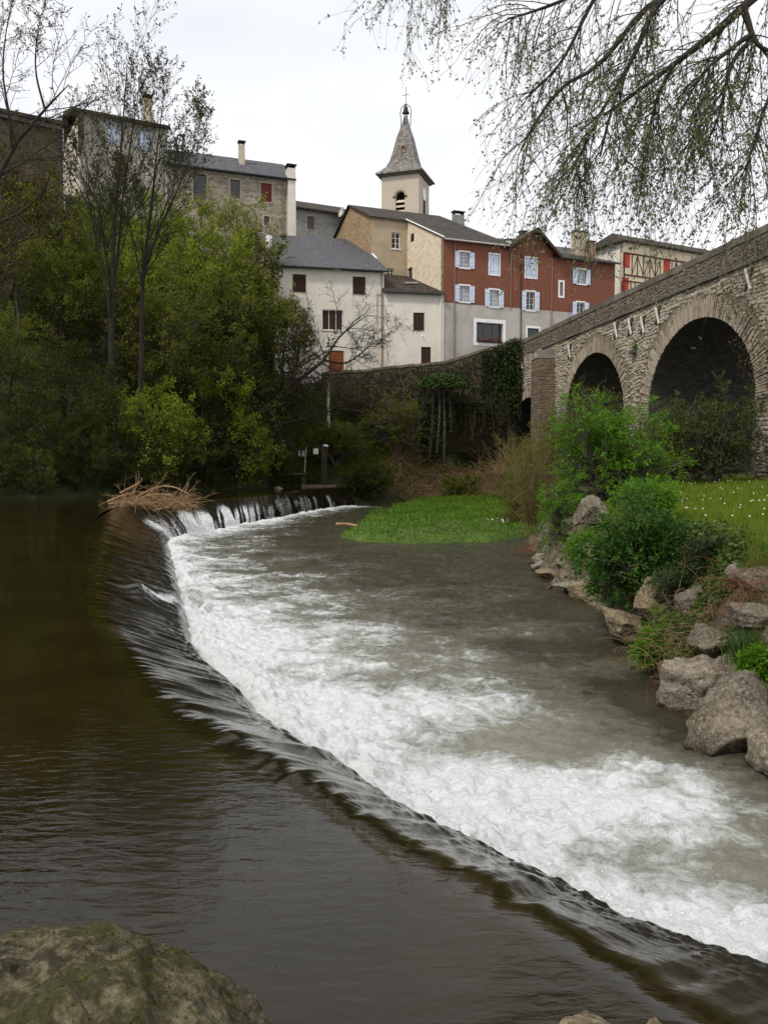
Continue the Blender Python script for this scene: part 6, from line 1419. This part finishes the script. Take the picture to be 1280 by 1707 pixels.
def grasses():
    rng = np.random.default_rng(20)
    # meadow: denser near the camera
    n = 90000; Y = 9.5 + 32 * rng.random(n) ** 1.35; X = Y * rng.uniform(.26, .56, n); d = bank_d(X, Y); k = (d > 1.0 + .5 * fbm(X, Y, seed=66)) & (X < 17.5); X, Y = X[k], Y[k]
    P = np.stack([X, Y, Hr(X, Y) - .01], 1); V, F = blades(rng, P, .23 + .12 * (fbm(X * .6, Y * .6, seed=67) + .3), np.interp(Y, [10, 35], [.008, .02]), .6)
    blade_obj('meadow_grass', V, F, LF_GRASS, 'tall spring grass on the meadow by the bridge')
    n = 60000; X = rng.uniform(-2.2, 10.5, n); Y = rng.uniform(33, 71, n); z = spit_h(X, Y); k = z > -1.36; X, Y, z = X[k], Y[k], z[k]
    P = np.stack([X, Y, z - .02], 1); hg = .09 + .34 * sstep(.0, .6, fbm(X * .5, Y * .5, seed=68) + .012 * (Y - 38)); V1, F1 = blades(rng, P[::2], hg[::2], .03, .9)
    blade_obj('spit_grass', V1, F1, LF_SPIT, 'bright green grass and herbs covering the river spit')
    tag(mk('spit_herbs', *leaf_quads(rng, P[1::2] + np.stack([0 * z[1::2], 0 * z[1::2], hg[1::2] * rng.random(len(z[1::2]))], 1), .11, .6, None, 1, 1.0), LF_SPIT), 'broad leaved herbs mixed into the grass of the spit', kind='stuff')
    # tall tuft on the bank
    c = at(1243, 1105, 10.3); P = c + rng.normal(0, .09, (260, 3)) * [1, 1, .2]; V, F = blades(rng, P, .42, .013, 1.3)
    o = blade_obj('grass_tuft', V, F, leaf_mat('tuft_grass', (0.04, 0.09, 0.018), (0.07, 0.15, 0.03), (0.11, 0.2, 0.05), .3), None); o['kind'] = ''; del o['kind']; tag(o, 'tuft of long blue-green grass on the rocks at the right edge', 'grass')
    c = at(1265, 905, 13.5); X = rng.uniform(4.9, 6.6, 1500); Y = rng.uniform(12.0, 14.5, 1500); V, F = blades(rng, np.stack([X, Y, Hr(X, Y)], 1), .3, .01, .9)
    blade_obj('edge_grass', V, F, LF_GRASS, 'fresh grass overhanging the top of the bank')
    n = 16000; Y = 8.6 + 22 * rng.random(n) ** 1.5; X = rng.uniform(3.8, 8.5, n); d = bank_d(X, Y); m = fbm(X * 1.1, Y * 1.1, seed=69); k = (d > .55) & (d < 2.3) & (m > .0); X, Y = X[k], Y[k]
    V, F = blades(rng, np.stack([X, Y, Hr(X, Y)], 1), .22, np.interp(Y, [9, 30], [.008, .018]), 1.1); blade_obj('bank_grass', V, F, leaf_mat('dry_bank_grass', (0.10, 0.13, 0.02), (0.20, 0.19, 0.05), (0.30, 0.23, 0.11), .35), 'half dry grass tufts between the bank rocks')
    # dandelion clocks
    b = MB(); st = MB()
    for i in range(70):
        Y = rng.uniform(17, 36); X = Y * rng.uniform(.33, .5); 
        if bank_d(np.array([X]), np.array([Y]))[0] < 1.5: continue
        z = float(Hr(X, Y)) + rng.uniform(.2, .34); r = .026; bv = [(X + r * a, Y + r * bb, z + r * c) for a, bb, c in ((1, 0, 0), (0, 1, 0), (-1, 0, 0), (0, -1, 0), (0, 0, 1), (0, 0, -1))]
        b.add(bv, [[0, 1, 4], [1, 2, 4], [2, 3, 4], [3, 0, 4], [1, 0, 5], [2, 1, 5], [3, 2, 5], [0, 3, 5]])
    tag(b.build('dandelion_clocks', surf('dandelion_fluff', [(.3, (.5, .5, .45)), (.7, (.7, .7, .64))], 9, .9, 0)), 'white dandelion clocks scattered in the meadow grass', kind='stuff')
grasses()

def ivy_on_bank():
    rng = np.random.default_rng(30); n = 26000; Y = rng.uniform(11.6, 17.5, n); X = rng.uniform(4.2, 7.0, n); d = bank_d(X, Y)
    pxv = 640 + FPX * X / Y; m = fbm(X * 1.3, Y * 1.3, seed=81); k = (d > .15 + .35 * m) & (d < 1.9 + m) & (pxv > 1085 + 40 * m) & (pxv < 1250 + 40 * m); X, Y = X[k], Y[k]
    P = np.stack([X, Y, Hr(X, Y) + .05 + .2 * rng.random(len(X))], 1)
    tag(mk('bank_ivy', *leaf_quads(rng, P, .085, .85, np.array([[-.5, -.4, -.6]]), .7, .8), leaf_mat('bank_ivy_leaf', (0.035, 0.065, 0.012), (0.08, 0.13, 0.022), (0.16, 0.22, 0.05), .2, .4)), 'glossy ivy carpet over the earth bank below the meadow', kind='stuff')
    # weeds and mixed low growth on the rest of the face
    n = 48000; Y = 8.5 + 30 * rng.random(n) ** 1.4; X = rng.uniform(3.6, 9.5, n); d = bank_d(X, Y); m = fbm(X * .9, Y * .9, seed=82); k = (d > .3 + .3 * m) & (d < 2.4) & (m > -.2); X, Y = X[k], Y[k]
    P = np.stack([X, Y, Hr(X, Y) + .02 + .16 * rng.random(len(X)) ** 2], 1)
    tag(mk('bank_weeds', *leaf_quads(rng, P, np.interp(Y, [9, 30], [.055, .10]), .5, np.array([[-.3, -.3, .4]]), .9, .7), LF_ELDD), 'low green weeds growing over the earth bank', kind='stuff')
    # dry bramble stems
    def arcs(name, C, n, ln, r, m, label, sp, k=7, drop=-.22, up=.7):
        S = C(n); D = np.stack([rng.normal(0, 1, n), rng.normal(0, 1, n), np.full(n, up)], 1) * sp
        P, R = grow(rng, S, D, ln * rng.uniform(.5, 1.3, n), np.full(n, r), k, .12, drop, .5); V, F = tubes(P, R, 3); return tag(mk(name, V, F, m), label, kind='stuff')
    M_DRY = surf('dry_stem', [(.3, (.16, .095, .05)), (.7, (.30, .2, .115))], 6, .9, .2); M_RDRY = surf('red_dry_stem', [(.3, (.14, .05, .025)), (.7, (.24, .1, .05))], 6, .9, .2)
    def near(cx, cy, Y0, sx, sy):
        def f(n):
            return np.array([at(cx + sx * rng.normal(), cy + sy * rng.normal(), Y0 + rng.normal(0, .2)) for _ in range(n)])
        return f
    arcs('dry_brambles', near(1255, 990, 10.9, 26, 26), 150, .55, .0035, M_RDRY, 'reddish dry bramble stems over the rocks at the right edge', np.array([1, 1, 1])); arcs('dry_brambles', near(1190, 1030, 11.3, 60, 40), 200, .5, .003, M_DRY, 'tangle of dry stems below the ivy carpet', np.array([1, 1, 1]))
    arcs('dry_brambles', near(1150, 1080, 11.6, 45, 22), 160, .5, .003, M_DRY, 'straw coloured dry stems in the middle of the bank', np.array([1, 1, 1]))
    arcs('dry_brambles', near(1170, 1120, 11.0, 60, 14), 110, .4, .003, M_RDRY, 'red-brown dead grass on top of the pale rocks', np.array([1, 1, .5]))
    arcs('red_roots', near(895, 915, 29.2, 9, 6), 70, .6, .010, M_RDRY, 'tangle of red-brown roots at the end of the water', np.array([1, 1, .6]))
    def mound(n):
        pts = []
        for _ in range(n):
            x, y = rng.uniform(.5, 9.5), rng.uniform(66.5, 71.5); pts.append((x, y, float(Hh(x, y)) + .1))
        return np.array(pts)
    arcs('dry_bramble_mound', mound, 1500, 2.2, .013, M_DRY, 'pale brown dry bramble mound behind the spit', np.array([.6, .6, 1]), 8, -.2, 1.0)
    tag(mk('bramble_leaves', *leaf_quads(rng, np.array([(x, y, float(Hh(x, y)) + .2 + .9 * rng.random()) for x, y in zip(rng.uniform(-1, 12, 4200), rng.uniform(65.8, 72.2, 4200))]), .15, .6, None, 1, .6), LF_MID), 'green bramble leaves among the dry stems', kind='stuff')
    arcs('dry_brambles', lambda n: np.stack([rng.uniform(8.5, 11.5, n), rng.uniform(55, 68, n), np.array([1.0] * n)], 1), 260, 2.4, .014, M_DRY, 'brown dry shoots at the foot of the small arch', np.array([.4, .4, 1]), 7, -.08, 1.4)
    # reeds of the osiers: straight wands
    # hillside undergrowth
    n = 60000; X = rng.uniform(-30, 2, n); Y = rng.uniform(43, 77, n); z = Hh(X, Y); k = (z > .05) & (z < 24) & (fbm(X * .4, Y * .4, seed=83) > -.25); X, Y, z = X[k], Y[k], z[k]
    h = np.where(X > -9, .3, .9)
    P = np.stack([X, Y, z + h * rng.random(len(X)) ** 1.5], 1)
    tag(mk('slope_undergrowth', *leaf_quads(rng, P, .2, .6, None, 1, .7), LF_DARK), 'dark leafy undergrowth covering the wooded slope', kind='stuff')
    n = 26000; X = rng.uniform(-9.5, 4, n); Y = rng.uniform(66, 73.2, n); z = Hh(X, Y); k = (z > .3) & (fbm(X * .5, Y * .5, seed=84) > -.1)
    P = np.stack([X[k], Y[k], z[k]], 1); V, F = blades(rng, P, .35, .05, .9); blade_obj('slope_grass', V, F, LF_MID, 'rough grass on the slope below the retaining wall')
ivy_on_bank()

def wall_ivy():
    rng = np.random.default_rng(40); F = RW
    def on_wall(n, x0, x1, y0, y1, thick, dens=None):
        x, y = rng.uniform(x0, x1, n), rng.uniform(y0, y1, n); m = fbm(x * .035, y * .035, seed=91)
        if dens is not None: k = dens(x, y, m); x, y = x[k], y[k]
        q = [F.px(a, b) for a, b in zip(x, y)]; return np.array([F.pt(u, .05 + thick * rng.random(), z) for u, z in q])
    top = lambda x: np.interp(x, [536, 600, 660, 740, 790, 830, 861], [622, 618, 611, 604, 589, 577, 564])
    t = thing('wall_ivy', F.pt(F.L * .8, 0, 3), 'curtain of dark ivy hanging over the retaining wall beside the bridge', 'ivy')
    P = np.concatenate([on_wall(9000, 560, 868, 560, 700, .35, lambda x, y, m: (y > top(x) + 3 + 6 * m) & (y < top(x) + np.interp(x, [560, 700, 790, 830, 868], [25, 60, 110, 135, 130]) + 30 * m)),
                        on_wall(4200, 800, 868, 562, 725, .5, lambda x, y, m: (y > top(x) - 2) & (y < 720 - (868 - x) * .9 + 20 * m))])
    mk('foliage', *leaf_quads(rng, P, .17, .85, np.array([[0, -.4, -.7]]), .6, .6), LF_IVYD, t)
    mk('sunlit_foliage', *leaf_quads(rng, on_wall(2200, 815, 868, 566, 690, .6, lambda x, y, m: (y > top(x)) & (x > 822 + 20 * m)), .17, .85, np.array([[0, -.5, -.6]]), .6, .6), LF_IVY, t)  # sunlight on the ivy put into a lighter leaf colour
    # ivy-clad stump hanging in front of the grotto: domed head with two trailing stems
    c = at(738, 640, 71.2); g = thing('hanging_ivy', [c[0], c[1], float(Hh(c[0], c[1]))], 'domed head of ivy with trailing stems before the black grotto', 'ivy')
    n = 4200; a = unitv(rng.normal(0, 1, (n, 3))); a[:, 2] = np.abs(a[:, 2]) - .25; P = c + a * np.array([2.3, 1.3, 1.35]) * (rng.random((n, 1)) ** .3)
    mk('foliage', *leaf_quads(rng, P, .17, .8, np.array([[0, -.3, -.8]]), .6, .5), LF_IVY, g)
    for x0, x1, y1 in ((722, 716, 762), (738, 740, 768), (733, 728, 755), (706, 703, 700), (745, 752, 720), (715, 722, 730)):
        p = np.array([at(x0, 632, 71.2), at((x0 + x1) / 2 + 2, (632 + y1) / 2, 71.0), at(x1, y1, 70.8)]); MB().tube(smooth_poly(p, 10), .09 if y1 > 740 else .04, 5).build('stem', M_BARKG, g)
        q = smooth_poly(p, 90); q = np.repeat(q, 5, 0) + rng.normal(0, .16, (450, 3)); mk('trailing_leaves', *leaf_quads(rng, q, .13, .7, np.array([[0, -.2, -1]]), .5, .4), LF_IVYD, g)
    # roots and leaves drooping over the grotto mouth
    n = 160; S = np.array([at(x, y, 72.0) for x, y in zip(rng.uniform(690, 850, n), rng.uniform(650, 690, n))]); P, R = grow(rng, S, np.tile([0, -.3, -1.0], (n, 1)), rng.uniform(.8, 3.4, n), np.full(n, .018), 7, .10, -.2, .5)
    o = mk('hanging_roots', *tubes(P, R, 3), M_BARKB); tag(o, 'fringe of roots and shoots hanging over the grotto mouth', kind='stuff')
    q, a = tips(rng, P, 14, 0); tag(mk('hanging_leaves', *leaf_quads(rng, q + rng.normal(0, .15, q.shape), .16, .7, np.array([[0, -.3, -.8]]), .6, .5), LF_IVYD), 'ivy leaves drooping over the grotto mouth', kind='stuff')
    # climbers on the near end of the bridge
    B = FB; n = 5200; x = rng.uniform(1195, 1400, n); y = rng.uniform(395, 700, n); m = fbm(x * .02, y * .02, seed=95)
    k = (m > .0 + np.interp(x, [1195, 1240, 1280], [.35, .1, -.05])) & (y > 385 + (1280 - x) * .45)
    P = []
    for a_, b_ in zip(x[k], y[k]):
        u, z = B.px(a_, b_)
        P.append(B.pt(u, .06 + .15 * rng.random(), z))
    t = thing('bridge_ivy', B.pt(B.px(1270, 500)[0], .1, 6), 'greenish creeper spreading over the near end of the bridge', 'ivy')
    mk('foliage', *leaf_quads(rng, np.array(P), .10, .7, np.array([[-.4, 0, -.6]]), .7, .5), LF_BROWN, t)
wall_ivy()

# ------------------------------------------------------------------ driftwood, sluice, pole, logs
def driftwood():
    rng = np.random.default_rng(50); M_DR = surf('drift_wood', [(.3, (.17, .10, .05)), (.7, (.36, .24, .13))], 5, .9, .3)
    c = at(245, 838, 36.5); t = thing('driftwood_pile', [c[0], c[1], 0], 'heap of pale dead branches stranded on the weir crest', 'driftwood')
    for q in (((180, 836), (205, 826), (235, 820), (262, 832)), ((182, 840), (215, 838), (250, 850), (285, 868)), ((200, 822), (232, 805), (236, 798), (238, 800)), ((250, 865), (275, 876), (290, 880), (300, 880)), ((225, 830), (262, 812), (290, 812), (312, 822)), ((205, 845), (240, 828), (280, 824), (318, 838)), ((260, 850), (285, 845), (310, 850), (330, 838))):
        p = np.array([at(x, y, 36.4 + rng.normal(0, .5)) for x, y in q]); MB().tube(smooth_poly(p, 8), np.linspace(.055, .02, 8), 6).build('branch', M_DR, t)
    n = 170; S = np.array([at(195 + 115 * rng.random(), 846 - 10 * rng.random(), 36.5 + rng.normal(0, .8)) for _ in range(n)]); D = np.stack([rng.normal(.25, 1, n), rng.normal(0, .6, n), rng.uniform(.0, .8, n)], 1)
    P, R = grow(rng, S, D, rng.uniform(.6, 2.0, n), np.full(n, .016), 7, .18, -.07, .35); S2, D2, L2, R2 = spawn(rng, P, R, np.full(n, 1.2), 4, .2, 1, 40, 12, .45, .7); P2, R2 = grow(rng, S2, D2, L2, np.maximum(R2, .007), 5, .15, -.05)
    tag(mk('twigs', *merge([tubes(P, R, 4), tubes(P2, R2, 3)]), M_DR, t), kind='stuff')
    # logs and sticks on the spit
    for pts, r, lb in (((( 560, 874, 40), (580, 874, 40), (596, 877, 39.6)), .10, 'pale log end sticking out from the tip of the spit'), (((596, 889, 36.4), (620, 892, 36), (650, 894, 35.8)), .03, 'thin pale stick lying on the spit grass'), (((648, 895, 35.6), (662, 897, 35.5), (672, 898, 35.4)), .035, 'short pale stick on the front edge of the spit'), (((676, 850, 56), (674, 842, 56), (671, 836, 56)), .04, 'dark stick standing upright at the far side of the spit')):
        p = np.array([at(*q) for q in pts]); p[:, 2] = np.maximum(p[:, 2], -1.3); o = MB().tube(smooth_poly(p, 8), np.linspace(r, r * .6, 8), 6).build('stick', M_DR if 'dark' not in lb else M_BARK); tag(o, lb, 'stick')
    q = at(835, 868, 42); fl = leaf_quads(rng, q + rng.normal(0, 1, (90, 3)) * [.28, .5, .10], .09, .9, None, 1, 1); f = thing('white_flowers', [q[0], q[1], -1.1], 'small clump of white flowers on the spit', 'flowers')
    mk('blossom', *fl, surf('white_petal', [(.3, (.6, .6, .58)), (.7, (.75, .75, .73))], 9, .7, 0), f); V, F = leaf_quads(rng, q + rng.normal(0, 1, (150, 3)) * [.5, .5, .12] - [0, 0, .1], .12, .6); mk('leaves', V, F, LF_MID, f)
driftwood()

def sluice():
    Y = 65.0; z = lambda py: at(540, py, Y)[2]; X = lambda px_: at(px_, 800, Y)[0]
    M_OLD = surf('weathered_sluice_wood', [(.3, (.028, .022, .016)), (.7, (.06, .048, .034))], 5, .9, .4, stretch=(1, 1, .3))
    t = thing('sluice_gate', [X(525), Y, 0.1], 'old dark sluice gate frame with white notice at the far weir end', 'sluice gate')
    MB().box(X(536), X(545), Y - .2, Y + .2, -.6, z(744)).build('post', M_OLD, t); MB().box(X(503), X(510), Y - .15, Y + .15, -.6, z(795)).build('post', M_BARKB, t)
    MB().box(X(511), X(536) - .005, Y - .1, Y + .1, z(745.5), z(743.5)).build('crossbeam', M_OLD, t); MB().box(X(465), X(511), Y - .12, Y + .12, z(791), z(788.5)).build('walkway', M_GREYSH, t)
    MB().tube([[X(508), Y - .25, z(787)], [X(511), Y - .25, z(746)]], .045, 6).build('pipe_rail', M_ZINC, t); MB().bar([X(473), Y, z(755)], [X(488), Y, z(773)], .07, .06).build('brace', M_OLD, t); MB().bar([X(498), Y, z(768)], [X(490), Y, z(784)], .07, .06).build('brace', M_OLD, t)
    MB().box(X(523), X(531), Y - .24, Y - .21, z(757), z(747.5)).build('notice_board', M_WPAINT, t); MB().tube([[X(543), Y - .1, z(744)], [X(543.5), Y - .1, z(741)]], [.22, .16], 8).build('lamp_head', M_WPAINT, t)
    MB().box(X(498), X(501.5), Y - .2, Y - .17, z(760), z(751)).build('gear_plate', M_ZINC, t); MB().box(X(504), X(508.5), Y - .2, Y - .17, z(761), z(751)).build('gear_plate', M_ZINC, t)
    MB().box(X(503), X(560), Y - .5, Y + .6, -1.2, .12).build('abutment', M_ROCKT, t)
    p = at(548, 705, 69.5); a = at(547, 634, 69.5); o = MB().tube([[p[0], p[1], float(Hh(p[0], p[1])) - .3], a], [.13, .11], 8).build('concrete_pole', surf('pale_concrete', [(.3, (.22, .22, .2)), (.7, (.45, .45, .42))], 4, .9, .4)); tag(o, 'pale concrete pole standing on the slope below the rusty door', 'pole')
    c = at(464, 814.5, 60.0); V, F = rock_shape(71, 3, .15, 6); tag(mk('pale_stone', V * [.35, .25, .12] + [c[0], c[1], .05], F, M_ROCKP, smooth=True), 'small pale stone on the far weir crest', 'stone')
sluice()

def spray():
    rng = np.random.default_rng(60); n = 1500; i = (rng.random(n) ** 1.0 * 760).astype(int) + 60; p = TOE[i] + (CREST[i] - TOE[i]) * np.abs(rng.normal(.015, .05, n))[:, None]
    p[:, 2] = TOE[i, 2] + .02 + np.abs(rng.normal(0, .07, n)); r = (.003 + .008 * rng.random(n) ** 3) * np.interp(p[:, 1], [5, 15], [.8, 1.5])
    o8 = np.array([(1, 0, 0), (0, 1, 0), (-1, 0, 0), (0, -1, 0), (0, 0, 1), (0, 0, -1)], float); f8 = np.array([[0, 1, 4], [1, 2, 4], [2, 3, 4], [3, 0, 4], [1, 0, 5], [2, 1, 5], [3, 2, 5], [0, 3, 5]])
    V = (p[:, None] + o8[None] * r[:, None, None] * rng.uniform(.6, 1.5, (n, 1, 3))).reshape(-1, 3); F = (f8[None] + (np.arange(n) * 6)[:, None, None]).reshape(-1, 3)
    tag(mk('water_spray', V, F, surf('water_drop', [(.3, (.8, .82, .84)), (.7, (.88, .9, .9))], 9, .5, 0, spec=.3), smooth=True), 'water drops thrown up along the foot of the weir', kind='stuff')
spray()
